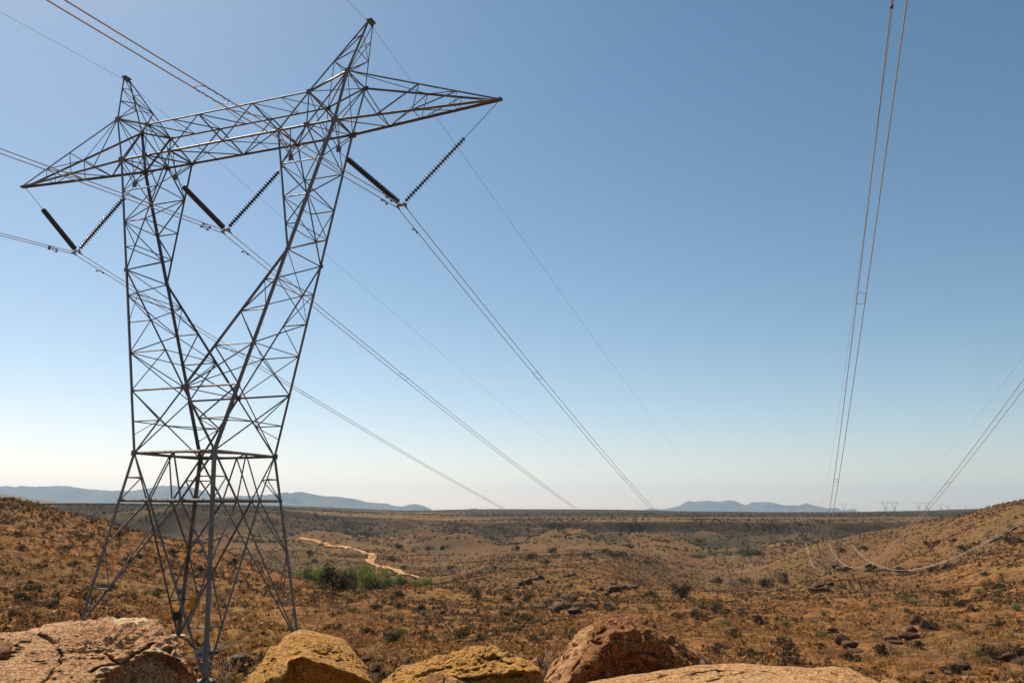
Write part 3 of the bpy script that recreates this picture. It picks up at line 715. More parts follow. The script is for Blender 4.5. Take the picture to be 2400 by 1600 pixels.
# ------------------------------------------------------------------ insulator strings
def lathe(prof, n=14):
    V = []; Fc = []
    for r, z in prof:
        for k in range(n): V.append((r * math.cos(2 * math.pi * k / n), r * math.sin(2 * math.pi * k / n), z))
    for i in range(len(prof) - 1):
        for k in range(n): Fc.append((i * n + k, i * n + (k + 1) % n, (i + 1) * n + (k + 1) % n, (i + 1) * n + k))
    mb = MB(); mb.add(V, Fc); return mb
DISC = lathe([(0.004, -0.07), (0.05, -0.07), (0.055, -0.01), (0.15, -0.005), (0.168, 0.012), (0.15, 0.026), (0.075, 0.05), (0.055, 0.09), (0.004, 0.10)]).mesh('disc', True)
DISC.materials.append(M_GLAZE)
def insulator(top, start, end, label):
    """rod from top to start, discs from start to end (all in left-line u, z at v=0)"""
    T, Sx, E = (left_line(p[0], 0, p[1]) for p in (top, start, end))
    ax = (Sx - E); n = int(round(ax.length / 0.178))
    root = empty('insulator_string', tuple(E), ax.to_track_quat('Z', 'Y').to_euler()); tag(root, label, 'insulator', 'insulator strings of the near pylon')
    for i in range(n):
        link_mesh('disc', DISC, None, root, (0, 0, 0.06 + i * ax.length / n))
    mb = MB(); loc = (T - E).length
    mb.tube([(0, 0, -0.25), (0, 0, 0.1)], 0.022, 6); link_mesh('end_fitting', mb.mesh('end_fitting'), M_FITTING, root)
    mb = MB(); mb.tube([(0, 0, ax.length - 0.05), (0, 0, loc)], 0.018, 6); link_mesh('link_rod', mb.mesh('link_rod'), M_FITTING, root)
pu = Q['vu']
insulator((17, 21.22), (15.08, 19.44), (pu + .22, 16.32), 'thin spaced insulator string slanting from the right arm tip down to the right yoke')
insulator((7.35, 19.95), (7.95, 19.36), (pu - .22, 16.32), 'dense black insulator string slanting from the right fork down to the right yoke')
insulator((4.17, 19.95), (3.42, 19.30), (.22, 16.32), 'insulator string between the forks slanting down from the right fork to the middle yoke')
insulator((-4.17, 19.95), (-3.46, 19.34), (-.22, 16.32), 'black insulator string between the forks slanting down from the left fork to the middle yoke')
insulator((-7.35, 19.95), (-8.05, 19.30), (-pu + .22, 16.32), 'insulator string crossing behind the left leg down to the left yoke')
insulator((-17, 21.22), (-14.92, 19.40), (-pu - .22, 16.32), 'black insulator string hanging from the left arm tip down to the left yoke')
for name, u in (('left', -pu), ('middle', 0.0), ('right', pu)):
    r = empty('yoke_plate', tuple(left_line(u, 0, 16.1)), (0, 0, -Q['psi'])); tag(r, f'steel yoke plate joining the {name} insulator vee to its twin cables', 'yoke', 'yoke plates under the insulator vees')
    mb = MB(); mb.box((0, 0, .02), 0.30, 0.012, 0.075); link_mesh('plate', mb.mesh('plate'), M_FITTING, r)
    for s in (-1, 1):
        mb = MB(); mb.tube([(s * .229, 0, .0), (s * .229, 0, -.14)], 0.03, 6); mb.tube([(s * .229, -.2, -.13), (s * .229, -.1, -.10), (s * .229, .1, -.10), (s * .229, .2, -.15)], [.03, .05, .05, .03], 8)
        link_mesh('suspension_clamp', mb.mesh('suspension_clamp'), M_FITTING, r)

# ------------------------------------------------------------------ cables
def cable(name, pts, r, mat, label, group, cat='cable', n=6):
    p0 = pts[0]; mb = MB(); mb.tube([p - p0 for p in pts], r, n)
    return tag(link_mesh(name, mb.mesh(name, True), mat, None, p0), label, cat, group)
V_L2 = 445.0
def zL(v):
    if v >= 0: return 15.97 - 0.2151 * v + 0.000276 * v * v
    return 15.97 + 0.0995 * v + 0.0003 * v * v
def vs_span(v0, v1, n):
    t = np.linspace(0, 1, n); return v0 + (v1 - v0) * t
vseq = np.concatenate([vs_span(-75, 0, 24)[:-1], np.exp(np.linspace(0, math.log(446), 70)) - 1])
for name, u in (('left', -pu), ('middle', 0.0), ('right', pu)):
    for s, w in ((-1, 'left'), (1, 'right')):
        cable('conductor_cable', [left_line(u + s * .229, v, zL(v)) for v in vseq], 0.023, M_CABLE,
              f'{w} cable of the twin pair running through the {name} insulator vee of the near pylon', 'conductor cables of the near line', 'power cable')
vg = np.concatenate([vs_span(-75, 0, 16)[:-1], np.exp(np.linspace(0, math.log(446), 60)) - 1])
cable('ground_wire', [left_line(9.08, v, 27.62 + (.09 * v if v < 0 else -.1285 * v + .0001 * v * v)) for v in vg], 0.010, M_GWIRE, 'thin wire over the right peak of the near pylon', 'ground wires of the near line', 'ground wire', 5)
cable('ground_wire', [left_line(-9.08, v, 27.62 + (.088 * v if v < 0 else -.178 * v + .00022 * v * v)) for v in vg], 0.010, M_GWIRE, 'thin wire over the left peak of the near pylon', 'ground wires of the near line', 'ground wire', 5)

RIGHT = {'left': (4.5, [(-20, 26.5), (0, 22.0), (25.6, 16.7), (36.6, 14.1), (46.7, 11.4), (91.1, 3.1), (136, -3.5), (267, -17.3), (360, -18.0), (455, -15.8)]),
         'middle': (15.97, [(0, 21.5), (30, 15.2), (62.8, 8.9), (95.2, 3.2), (155.7, -6.0), (276, -17.6), (343.8, -18.8), (455, -16.6)]),
         'right': (27.44, [(0, 23.5), (60, 9.5), (116.3, -0.8), (164.3, -8.5), (262, -16.4), (283.3, -17.7), (383.5, -19.6), (455, -17.0)])}
ZR = {}
for name, (u, pts) in RIGHT.items():
    a = np.array(pts); w = 1.0 / (25 + np.maximum(a[:, 0], 0))
    co = np.polyfit(a[:, 0], a[:, 1], 4 if name == 'left' else 3, w=w); ZR[name] = co
    vv = np.concatenate([vs_span(-45, 20, 18)[:-1], np.exp(np.linspace(math.log(20), math.log(457), 80))])
    for s, wd in ((-1, 'left'), (1, 'right')):
        lab = {'left': 'cable of the twin pair dropping steeply from the top edge at right', 'middle': 'cable of the twin pair sagging through the hillside at right', 'right': 'cable of the lowest sagging twin pair at the right edge'}[name]
        cable('conductor_cable', [right_line(u + s * .229, v, float(np.polyval(co, v))) for v in vv], [float(np.interp(v, [30, 140], [0.023, 0.034])) for v in vv], M_CABLE, f'{wd} {lab}', 'conductor cables of the farther line', 'power cable')
for u, nm in ((6.9, 'barely visible thin wire just left of the steep twin cables'), (25.0, 'barely visible thin wire rising past the right edge')):
    pts = [right_line(u, v, 34.0 - .205 * v + .00027 * v * v) for v in vv]
    cable('ground_wire', pts, 0.009, M_GWIRE, nm, 'ground wires of the farther line', 'ground wire', 5)

# vibration dampers and bundle spacers
def damper(P, fr, label):
    """P on the cable, fr = rotation about z that turns local y along the cable"""
    r = empty('vibration_damper', tuple(P), (0, 0, -fr)); tag(r, label, 'damper', 'vibration dampers on the cables')
    mb = MB(); mb.tube([(0, 0, .03), (0, 0, -.08)], 0.022, 6); mb.tube([(0, -.22, -.09), (0, 0, -.08), (0, .22, -.09)], 0.012, 6); link_mesh('clamp', mb.mesh('clamp'), M_FITTING, r)
    for s in (-1, 1):
        mb = MB(); mb.tube([(0, s * .16, -.09), (0, s * .20, -.09), (0, s * .30, -.095), (0, s * .32, -.095)], [.03, .055, .055, .035], 10); link_mesh('weight', mb.mesh('weight', True), M_FITTING, r)
for name, u in (('left', -pu), ('middle', 0.0), ('right', pu)):
    damper(left_line(u - .229, 2.1, zL(2.1)), Q['psi'], f'twin weight damper on the cable beyond the {name} yoke')
    for s, w in ((-1, 'outer'), (1, 'inner')):
        v = -1.5 - .35 * (s > 0); damper(left_line(u + s * .229, v, zL(v)), Q['psi'], f'twin weight damper on the {w} cable just before the {name} yoke')
damper(right_line(4.5 - .229, 25.2, float(np.polyval(ZR['left'], 25.2))), PSI2, 'small brown damper on the steep cable at the top edge')
def spacer(line, u, v, z, fr, label, slope):
    r = empty('bundle_spacer', tuple(line(u, v, z)), (math.atan(slope), 0, -fr)); tag(r, label, 'spacer', 'spacers between the twin cables')
    for s in (-1, 1):
        bow = MB(); L_ = 0.62
        bow.tube([(-.229, s * L_, 0), (-.16, s * (L_ + .10), .02), (0, s * (L_ + .13), .02), (.16, s * (L_ + .02), .02), (.229, s * (L_ - .12), 0)], .014, 6)
        link_mesh('bow_rod', bow.mesh('bow_rod', True), M_FITTING, r)
        wr = MB(); pts = [(s * .229 + .028 * math.cos(a), -L_ - .1 + a / 20.0 * 1.3, .028 * math.sin(a)) for a in np.linspace(0, 20, 60)]
        wr.tube(pts, .016, 5); link_mesh('armour_wrap', wr.mesh('armour_wrap', True), M_CABLE, r)
for name, u, v in (('right', pu, -14.6), ('right', pu, 24.5), ('middle', 0.0, 23.0), ('right', pu, 60.0), ('left', -pu, 26.0)):
    dz = (zL(v + .1) - zL(v - .1)) / .2
    spacer(left_line, u, v, zL(v), Q['psi'], f'cable spacer on the {name} twin pair ' + ('above the crossarm before the near pylon' if v < 0 else 'in open sky beyond the near pylon' if v < 40 else 'far down towards the valley'), dz)
for name, v, lab in (('left', 46.7, 'square cable spacer halfway up the steep twin pair at right'), ('left', 91.0, 'small cable spacer low on the steep twin pair at right'), ('middle', 96.0, 'cable spacer on the slanting twin pair above the right hillside')):
    u = RIGHT[name][0]; p = lambda x: float(np.polyval(ZR[name], x))
    spacer(right_line, u, v, p(v), PSI2, lab, (p(v + .1) - p(v - .1)) / .2)

# ------------------------------------------------------------------ far pylons
def far_meshes(scale_w):
    g = {(s, t): -9.0 for s in (-1, 1) for t in (-1, 1)}
    L, *_ = tower_members(g); out = {}
    for part, names in (('legs', ('leg',)), ('fork', ('fork_chord',)), ('crossarm', ('beam_chord', 'arm_chord', 'peak_chord')), ('bracing', ('diagonal_brace', 'strut'))):
        mb = MB()
        for n, p, r, w in L:
            if n not in names or (part == 'bracing' and w < 0.075): continue
            V, Fc = angle_verts(p, r, w * scale_w * (0.8 if part == 'bracing' else 1), Vector((p[0] * .3, p[1], .1))); mb.add([v + Vector((0, 0, 9)) for v in V], Fc)
        me = mb.mesh(part); me.materials.append(M_STEEL); out[part] = me
    return out
FM = far_meshes(1.25); FM2 = far_meshes(2.0)
def far_tower(x, y, z, rot, label, fm, scale=1.0):
    r = empty('transmission_tower', (x, y, z), (0, 0, rot)); r.scale = (scale,) * 3
    tag(r, label, 'pylon', 'distant lattice pylons')
    for k in ('legs', 'fork', 'crossarm', 'bracing'): link_mesh({'legs': 'leg_frame', 'fork': 'fork', 'crossarm': 'crossarm', 'bracing': 'lattice'}[k], fm[k], None, r)
    return r
p = left_line(0, V_L2, 0); far_tower(p.x, p.y, zL(V_L2) - 25.1, -Q['psi'], 'dark pylon in the valley left of the sagging cables, feet hidden by the slope', FM)
p = right_line(15.97, 457, 0); far_tower(p.x, p.y, -16.6 - 25.1, -PSI2, 'dark pylon behind the orange knoll where the sagging cables end', FM)
for px, h, lab in ((1978, 20, 'tiny pylon on the skyline just right of the steep cables'), (2004, 12, 'tiniest faint pylon at the tail of the blue range'), (2076, 23, 'left one of the tallest skyline pylon pair'), (2097, 23, 'right one of the tallest skyline pylon pair'),
                   (2154, 19, 'skyline pylon just left of the slanting cables'), (2173, 19, 'skyline pylon crossed by the slanting cables'), (2206, 14, 'left one of the small skyline pair beyond the slanting cables'), (2222, 11, 'right one of the small skyline pair beyond the slanting cables'),
                   (1856, 12, 'faint pylon in front of the blue mountain range'), (2264, 8, 'last dot like skyline pylon before the right hill')):
    d = 37.0 * F_PX / h; r_ = ray(px, 1195); hr = math.hypot(r_[0], r_[1]); d = min(d, 4400)
    x, y = r_[0] / hr * d, r_[1] / hr * d
    far_tower(x, y, Hs(x, y) - 1, -0.2, lab, FM2, h * d / F_PX / 37.0)
# next spans of both lines, running on towards the mesa
e1, e2 = ground_hit(1840, 1222, 700, 1500), ground_hit(1872, 1222, 700, 1500)
for A0, E, grp in ((left_line(0, V_L2, zL(V_L2)), e1, 'near'), (right_line(15.97, 457, -16.6), e2, 'farther')):
    for u, nm in ((-pu, 'left'), (0, 'middle'), (pu, 'right')):
        a = A0 + Vector((u * c_, -u * s_, 0)); b = E + Vector((u * c_, -u * s_, 12))
        pts = [a.lerp(b, t) - Vector((0, 0, 4 * 9.0 * t * (1 - t))) for t in np.linspace(0, 1, 24)]
        cable('conductor_cable', pts, 0.021, M_CABLE, f'far {nm} cable of the {grp} line climbing to the mesa', 'far cables towards the mesa', 'power cable', 5)

# ------------------------------------------------------------------ boulders
def ico(level):
    bm = bmesh.new(); bmesh.ops.create_icosphere(bm, subdivisions=level, radius=1.0)
    v = np.array([tuple(x.co) for x in bm.verts]); f = np.array([[l.index for l in q.verts] for q in bm.faces]); bm.free()
    return v, f
ICO = {k: ico(k) for k in (3, 4, 7)}
def hull_planes(pts):
    bm = bmesh.new()
    for p in pts: bm.verts.new(p)
    bmesh.ops.convex_hull(bm, input=bm.verts); bm.normal_update()
    c = np.mean(np.array([tuple(p) for p in pts]), 0); N = []; Hh = []
    for f in bm.faces:
        n = np.array(f.normal); h = float(n @ (np.array(f.verts[0].co) - c))
        if h < 0: n, h = -n, -h
        N.append(n); Hh.append(h)
    bm.free(); return c, np.array(N), np.array(Hh)
def seg_dist(P, poly, closed=False):
    d = np.full(len(P), 1e9); pts = poly + ([poly[0]] if closed else [])
    for a, b in zip(pts, pts[1:]):
        a = np.array(a, float); b = np.array(b, float); ab = b - a
        t = np.clip(((P - a) @ ab) / (ab @ ab + 1e-9), 0, 1); d = np.minimum(d, np.linalg.norm(P - a - t[:, None] * ab, axis=1))
    return d
def inside(P, poly):
    r = np.zeros(len(P), bool); n = len(poly)
    for i in range(n):
        (x1, y1), (x2, y2) = poly[i], poly[(i + 1) % n]
        c = ((y1 > P[:, 1]) != (y2 > P[:, 1])) & (P[:, 0] < (x2 - x1) * (P[:, 1] - y1) / (y2 - y1 + 1e-12) + x1); r ^= c
    return r
def boulder(name, label, pts, mat, k=18, level=7, amp=0.02, fine=0.008, seed=0, cracks=(), carves=(), strata=None, lit_tint=(), steep=(0, 0, 1, 99), group='boulders in the foreground row'):
    W = [at(a, b, steep[0] + (dd - steep[1]) * steep[2] if dd < steep[3] else dd) for a, b, dd in pts]; c, N, Hh = hull_planes(W)
    d, f = ICO[level]
    look = -c / np.linalg.norm(c) + np.array((0, 0, 0.8)); look /= np.linalg.norm(look)
    d = d + 0.55 * look; d /= np.linalg.norm(d, axis=1)[:, None]          # finer where the rock faces up and out
    dn = np.maximum(d @ N.T, 1e-4); inv = (dn / Hh[None, :]) ** k
    r = inv.sum(1) ** (-1.0 / k); P = c + d * r[:, None]
    q = P / 0.55
    n1 = fbm3(q + seed * 7.1, 3, seed); n2 = np.abs(fbm3(P / 0.21 + seed, 3, seed + 9)); n3 = fbm3(P / 0.035, 3, seed + 20)
    n4 = np.abs(fbm3(P * np.array((1, 1, 1.6)) / 0.10 + 5.0, 2, seed + 31))
    disp = amp * 1.8 * n1 + amp * 1.1 * (n2 - 0.35) + 0.45 * amp * (n4 - 0.35) + fine * n3
    crev = np.exp(-(fbm3(P * np.array((1, 1, 1.8)) / 0.42 + seed * 1.7, 3, seed + 44) / 0.035) ** 2); disp = disp - 0.45 * amp * crev * (0.4 + 0.6 * (n1 > -0.1))
    if strata is not None:
        ax, per, am = strata; ph = P @ np.array(ax) / per + 0.5 * n1
        disp = disp + am * (np.abs((ph % 1.0) - 0.5) * 2 - 0.5) * (0.6 + 0.4 * n1)
    S = project(P); view = P / np.linalg.norm(P, axis=1)[:, None]; front = (d * view).sum(1) < 0.25
    wob = np.stack([noise3(P / 0.06, 71), noise3(P / 0.06, 72)], 1) * 4.0
    push = np.zeros(len(P))
    for line, w, dep in cracks:
        dd = seg_dist(S + wob, [tuple(x) for x in line]); push += front * dep * np.exp(-(dd / w) ** 2)
    for poly, dep, soft in carves:
        ins = inside(S + wob, poly); dd = seg_dist(S + wob, poly, True); push += front * dep * np.where(ins, np.clip(dd / soft, 0, 1) ** 0.6, 0)
    P = P + d * disp[:, None] + view * push[:, None]
    base = np.array((c[0], c[1], P[:, 2].min()))
    me = np_mesh(name, P - base, f, True); bv = np.zeros(len(P))
    for poly, soft in lit_tint: bv = np.maximum(bv, np.where(inside(S + wob * 1.5, poly), np.clip(seg_dist(S + wob, poly, True) / soft, 0, 1), 0))
    at_ = me.attributes.new('lit_tint', 'FLOAT', 'POINT'); at_.data.foreach_set('value', bv.astype(np.float32))
    o = link_mesh(name, me, mat, None, tuple(base))
    return tag(o, label, 'boulder', group)

boulder('boulder', 'largest pinkish tan boulder at bottom left with pale sunlit top and cracked front',
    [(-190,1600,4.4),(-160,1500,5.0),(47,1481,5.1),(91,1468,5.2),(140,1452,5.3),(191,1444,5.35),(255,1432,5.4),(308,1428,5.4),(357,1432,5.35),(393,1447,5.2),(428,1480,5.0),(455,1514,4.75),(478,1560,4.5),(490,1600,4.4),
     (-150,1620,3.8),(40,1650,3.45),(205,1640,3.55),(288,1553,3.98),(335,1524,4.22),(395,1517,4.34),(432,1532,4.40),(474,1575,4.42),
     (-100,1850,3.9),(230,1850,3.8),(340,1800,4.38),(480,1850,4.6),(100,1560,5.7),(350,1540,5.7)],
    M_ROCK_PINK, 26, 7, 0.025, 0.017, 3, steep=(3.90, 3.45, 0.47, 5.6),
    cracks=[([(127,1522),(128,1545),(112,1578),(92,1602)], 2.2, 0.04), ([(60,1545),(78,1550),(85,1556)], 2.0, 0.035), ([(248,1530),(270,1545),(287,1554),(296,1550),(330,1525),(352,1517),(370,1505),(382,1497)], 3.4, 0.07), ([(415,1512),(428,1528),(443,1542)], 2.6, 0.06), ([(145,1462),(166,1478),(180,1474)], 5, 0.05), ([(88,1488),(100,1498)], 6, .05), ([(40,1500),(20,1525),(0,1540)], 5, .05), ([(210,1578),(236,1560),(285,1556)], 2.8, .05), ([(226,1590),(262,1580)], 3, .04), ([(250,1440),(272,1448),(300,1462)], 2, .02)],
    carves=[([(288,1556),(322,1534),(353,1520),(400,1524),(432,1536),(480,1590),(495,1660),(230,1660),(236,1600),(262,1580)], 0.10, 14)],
    lit_tint=[([(228,1444),(262,1432),(262,1446),(300,1462),(338,1460),(352,1450),(366,1436),(310,1424),(250,1428),(225,1436)], 5), ([(215,1574),(246,1553),(285,1553),(262,1572),(226,1592)], 6), ([(356,1516),(380,1500),(412,1504),(425,1524),(395,1528),(362,1526)], 8)])  # highlight on the sunlit top painted pale; two lower blocks paler too
boulder('boulder', 'small dark brown rock poking out at the left edge beside the big pink boulder',
    [(-60,1500,4.6),(-30,1478,4.7),(10,1482,4.8),(38,1490,4.8),(42,1500,4.6),(20,1520,4.35),(-10,1540,4.3),(-60,1560,4.3),(-40,1700,4.5),(30,1700,4.6),(0,1520,5.0)], M_ROCK_RED, 14, 4, 0.02, 0.01, 5)
boulder('boulder', 'golden boulder with flat sunlit top and dark undercut face near the pylon feet',
    [(562,1606,4.25),(596,1562,4.4),(625,1528,4.6),(672,1490,4.9),(696,1475,5.1),(735,1477,5.2),(809,1500,5.1),(838,1533,4.85),(862,1563,4.6),(885,1600,4.4),
     (690,1536,4.15),(710,1531,4.05),(752,1553,3.98),(804,1568,4.0),(866,1595,4.1),(640,1600,4.05),(690,1700,4.35),(760,1740,4.4),(860,1740,4.5),(560,1800,4.6),(900,1800,4.7),(700,1700,5.4),(820,1700,5.4)],
    M_ROCK_GOLD, 34, 7, 0.020, 0.012, 8,
    cracks=[([(737,1524),(760,1534),(774,1540),(800,1546),(835,1550)], 1.6, 0.04), ([(765,1507),(790,1509)], 2.6, 0.04), ([(680,1493),(690,1503)], 1.6, .02), ([(812,1508),(820,1520)], 2, .03)],
    carves=[([(676,1552),(707,1536),(750,1556),(802,1570),(862,1594),(880,1640),(660,1640)], 0.10, 14)])
boulder('boulder', 'rough orange boulder with low domed top in the middle of the row',
    [(868,1604,4.0),(883,1577,4.1),(915,1558,4.25),(954,1543,4.35),(993,1527,4.45),(1046,1513,4.55),(1095,1501,4.6),(1124,1499,4.6),(1150,1506,4.55),(1185,1526,4.45),(1241,1530,4.4),(1272,1540,4.35),(1288,1562,4.3),(1292,1600,4.2),
     (900,1640,3.7),(1000,1600,3.75),(1100,1580,3.8),(1200,1572,3.85),(1280,1600,3.9),(900,1850,3.9),(1280,1850,4.0),(1000,1700,5.1),(1200,1700,5.1)],
    M_ROCK_GOLD, 18, 7, 0.027, 0.018, 13, steep=(3.82, 3.7, 0.62, 5.0),
    cracks=[([(1128,1545),(1160,1540),(1188,1552)], 7, 0.06), ([(1172,1545),(1200,1552)], 6, 0.05), ([(1065,1588),(1120,1590),(1165,1584),(1210,1582)], 3, .05), ([(980,1582),(1030,1570),(1060,1565)], 3, .03), ([(912,1570),(915,1600)], 2, .025)],
    carves=[([(1165,1590),(1200,1570),(1278,1575),(1290,1640),(1150,1640)], 0.07, 10)])
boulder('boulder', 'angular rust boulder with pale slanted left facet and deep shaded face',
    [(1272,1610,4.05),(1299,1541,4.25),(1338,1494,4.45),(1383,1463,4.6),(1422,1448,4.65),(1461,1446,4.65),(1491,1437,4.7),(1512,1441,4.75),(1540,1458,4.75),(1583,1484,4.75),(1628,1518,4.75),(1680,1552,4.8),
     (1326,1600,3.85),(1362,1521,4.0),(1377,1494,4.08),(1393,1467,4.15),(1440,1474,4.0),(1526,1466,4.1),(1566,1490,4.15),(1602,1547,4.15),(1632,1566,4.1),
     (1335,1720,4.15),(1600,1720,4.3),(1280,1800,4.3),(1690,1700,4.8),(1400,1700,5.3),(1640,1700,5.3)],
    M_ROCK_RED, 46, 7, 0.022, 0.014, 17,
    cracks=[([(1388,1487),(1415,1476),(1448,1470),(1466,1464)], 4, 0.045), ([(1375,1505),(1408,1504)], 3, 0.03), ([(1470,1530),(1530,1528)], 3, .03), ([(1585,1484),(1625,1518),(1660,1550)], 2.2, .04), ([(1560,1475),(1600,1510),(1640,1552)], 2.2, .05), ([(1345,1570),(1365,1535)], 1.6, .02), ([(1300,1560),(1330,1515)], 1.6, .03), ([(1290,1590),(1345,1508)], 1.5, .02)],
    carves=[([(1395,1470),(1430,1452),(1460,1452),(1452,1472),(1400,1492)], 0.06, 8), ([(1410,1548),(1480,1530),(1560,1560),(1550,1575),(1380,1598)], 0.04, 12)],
    lit_tint=[([(1262,1620),(1292,1541),(1332,1492),(1380,1460),(1393,1464),(1378,1494),(1363,1521),(1328,1602)], 6), ([(1575,1478),(1640,1520),(1680,1552),(1645,1556),(1600,1515)], 6)])  # sunlit left facet and right flank painted paler than the shaded face
boulder('boulder', 'pale banded slab lying across the front right under the angular boulder',
    [(1310,1612,3.45),(1344,1597,3.6),(1400,1590,3.75),(1456,1583,3.8),(1553,1569,3.95),(1630,1560,4.02),(1694,1552,4.05),(1760,1555,4.0),(1847,1565,3.95),(1900,1560,3.9),(1930,1570,3.85),
     (1320,1660,3.0),(1600,1640,3.0),(1900,1640,3.1),(1350,1900,3.2),(1900,1900,3.2),(1960,1640,3.4),(1600,1800,4.3),(1850,1800,4.3)],
    M_ROCK_SLAB, 26, 7, 0.012, 0.006, 21, strata=((0.12, 0.25, 1.0), 0.055, 0.010),
    cracks=[([(1765,1573),(1790,1580),(1810,1586)], 3.5, 0.05), ([(1660,1598),(1700,1585),(1760,1578)], 2, .03), ([(1500,1596),(1560,1588),(1640,1580),(1700,1576)], 1.8, .025)])
boulder('boulder', 'rounded orange end of the banded slab swelling up near its right end',
    [(1862,1575,3.7),(1885,1559,3.85),(1915,1555,3.95),(1949,1553,3.98),(1982,1557,3.95),(2010,1566,3.85),(2045,1582,3.75),(2078,1600,3.65),(1860,1640,3.15),(1960,1640,3.1),(2070,1650,3.25),(1870,1850,3.3),(2080,1850,3.4),(1900,1700,4.2),(2050,1700,4.1)],
    M_ROCK_SLAB, 16, 7, 0.010, 0.006, 25, strata=((0.25, 0.2, 1.0), 0.07, 0.008), cracks=[([(1925,1582),(1950,1584),(1965,1588)], 2.6, 0.04), ([(1868,1598),(1880,1580),(1900,1565)], 2.5, .03)])
boulder('boulder', 'small pale rock tucked against the right end of the slab',
    [(2062,1600,3.9),(2075,1591,3.95),(2100,1592,4.0),(2118,1602,3.95),(2060,1640,3.8),(2120,1640,3.8),(2060,1700,4.0),(2120,1700,4.1),(2090,1620,4.3)], M_ROCK_SLAB, 14, 4, 0.008, 0.005, 27)
boulder('boulder', 'dark little block lodged under the front of the middle orange boulder',
    [(985,1598,3.6),(1003,1580,3.65),(1034,1574,3.68),(1040,1580,3.62),(1040,1610,3.5),(985,1640,3.5),(1040,1660,3.55),(1010,1600,3.9)], M_ROCK_RED, 20, 4, 0.008, 0.005, 31)
boulder('boulder', 'pale wedge rock beside the dark little block at the bottom edge',
    [(1038,1605,3.55),(1040,1577,3.62),(1060,1582,3.65),(1082,1598,3.6),(1045,1640,3.45),(1085,1640,3.5),(1060,1600,3.9)], M_ROCK_PINK, 20, 4, 0.006, 0.005, 33)

RANKW = ['first', 'second', 'third', 'fourth', 'fifth', 'sixth', 'seventh', 'eighth', 'ninth', 'tenth', 'eleventh', 'twelfth']
# small loose rocks
def rock_mesh(seed, level=3):
    d, f = ICO[level]; rr = np.random.default_rng(seed); N = rr.normal(size=(11, 3)); N /= np.linalg.norm(N, axis=1)[:, None]; Hh = rr.uniform(0.62, 1.0, 11)
    inv = (np.maximum(d @ N.T, 1e-4) / Hh) ** 40; r = np.minimum(inv.sum(1) ** (-1 / 40), 1.4); P = d * r[:, None]
    P = P * (1 + 0.10 * fbm3(P * 2.2, 3, seed) - 0.16 * np.abs(fbm3(P * 3.7, 2, seed + 5)))[:, None]; P[:, 2] *= 0.75
    P[:, 2] -= P[:, 2].min() * 0.55
    me = np_mesh('rock', P, f, False); me.materials.append(M_ROCK_FIELD); return me
ROCKS = [rock_mesh(100 + i) for i in range(8)]
def rock(px, py, w_px, label, group=None, depth=None, squash=1.0, dmin=14):
    P = at(px, py, depth) if depth else ground_hit(px, py, dmin)
    s = w_px / 2.0 * math.hypot(P.x, P.y) / F_PX
    o = link_mesh('rock', random.choice(ROCKS), None, None, (P.x, P.y, (P.z if depth else Hs(P.x, P.y)) - 0.12 * s))
    o.scale = (s, s * random.uniform(.8, 1.2), s * squash * random.uniform(.8, 1.1)); o.rotation_euler = (0, 0, random.uniform(0, 6.28))
    return tag(o, label, 'rock', group)
rock(852, 1548, 26, 'rounded brown rock just behind the right corner of the golden boulder', depth=6.2)
rock(882, 1568, 30, 'flat pinkish rock in the gap between the golden and orange boulders', depth=5.4, squash=.8)
rock(862, 1572, 14, 'pebble sized stone wedged beside the golden boulder', depth=5.3)
rock(566, 1545, 48, 'low flat brown rock between the big boulder and the golden boulder', squash=.5)
rock(515, 1522, 66, 'pale flat ledge rock behind the near pylon leg', squash=.25)
clusters = [
 ('dark outcrop above the angular boulder', [(1268,1423,30),(1285,1412,22),(1305,1400,26),(1318,1428,34),(1330,1405,36),(1342,1438,28),(1356,1422,24),(1300,1435,24),(1388,1424,20)]),
 ('tumbled outcrop low on the right slope', [(2150,1462,30),(2135,1485,26),(2122,1500,34),(2140,1498,26),(2168,1470,22),(2085,1500,30),(2098,1508,20),(2060,1492,22)]),
 ('shadowed ledge near the bottom right', [(1960,1498,24),(1975,1510,30),(1990,1520,34),(2006,1528,28),(1940,1490,18),(1950,1484,20)]),
 ('pale rock strip on the middle hillside', [(1208,1378,14),(1222,1370,16),(1236,1366,18),(1250,1360,20),(1266,1358,20),(1180,1390,14),(1190,1384,12)]),
 ('reddish ledge beside the round juniper', [(1445,1386,34),(1462,1382,26),(1480,1380,22),(1425,1392,18),(1440,1372,16),(1405,1385,16),(1390,1382,14)]),
 ('brown knoll under the sagging cables', [(1958,1335,16),(1970,1338,22),(1985,1336,14),(2035,1328,18),(2050,1332,14)]),
 ('reddish knob left of the knoll', [(1918,1378,30),(1932,1384,22),(1905,1386,16),(1945,1372,16)]),
 ('pale stones near the bottom right corner', [(2240,1572,22),(2260,1566,26),(2225,1580,16),(2365,1548,24),(2385,1556,22),(2180,1578,16),(2340,1545,14)]),
 ('low ledge above the dark outcrop', [(1330,1352,16),(1342,1348,14),(1300,1364,14),(1284,1366,12)]),
]
for where, L_ in clusters:
    for i, (px, py, w) in enumerate(L_):
        big = max(x[2] for x in L_)
        k = [x[2] for x in L_].index(big); order = sorted(x[0] for x in L_)
        lab = f'largest rock of the {where}' if i == k else f'{RANKW[order.index(px)]} rock from the left of the {where}'
        rock(px, py, w * 1.05, lab, f'rocks of the {where}', squash=random.uniform(.7, 1.1))

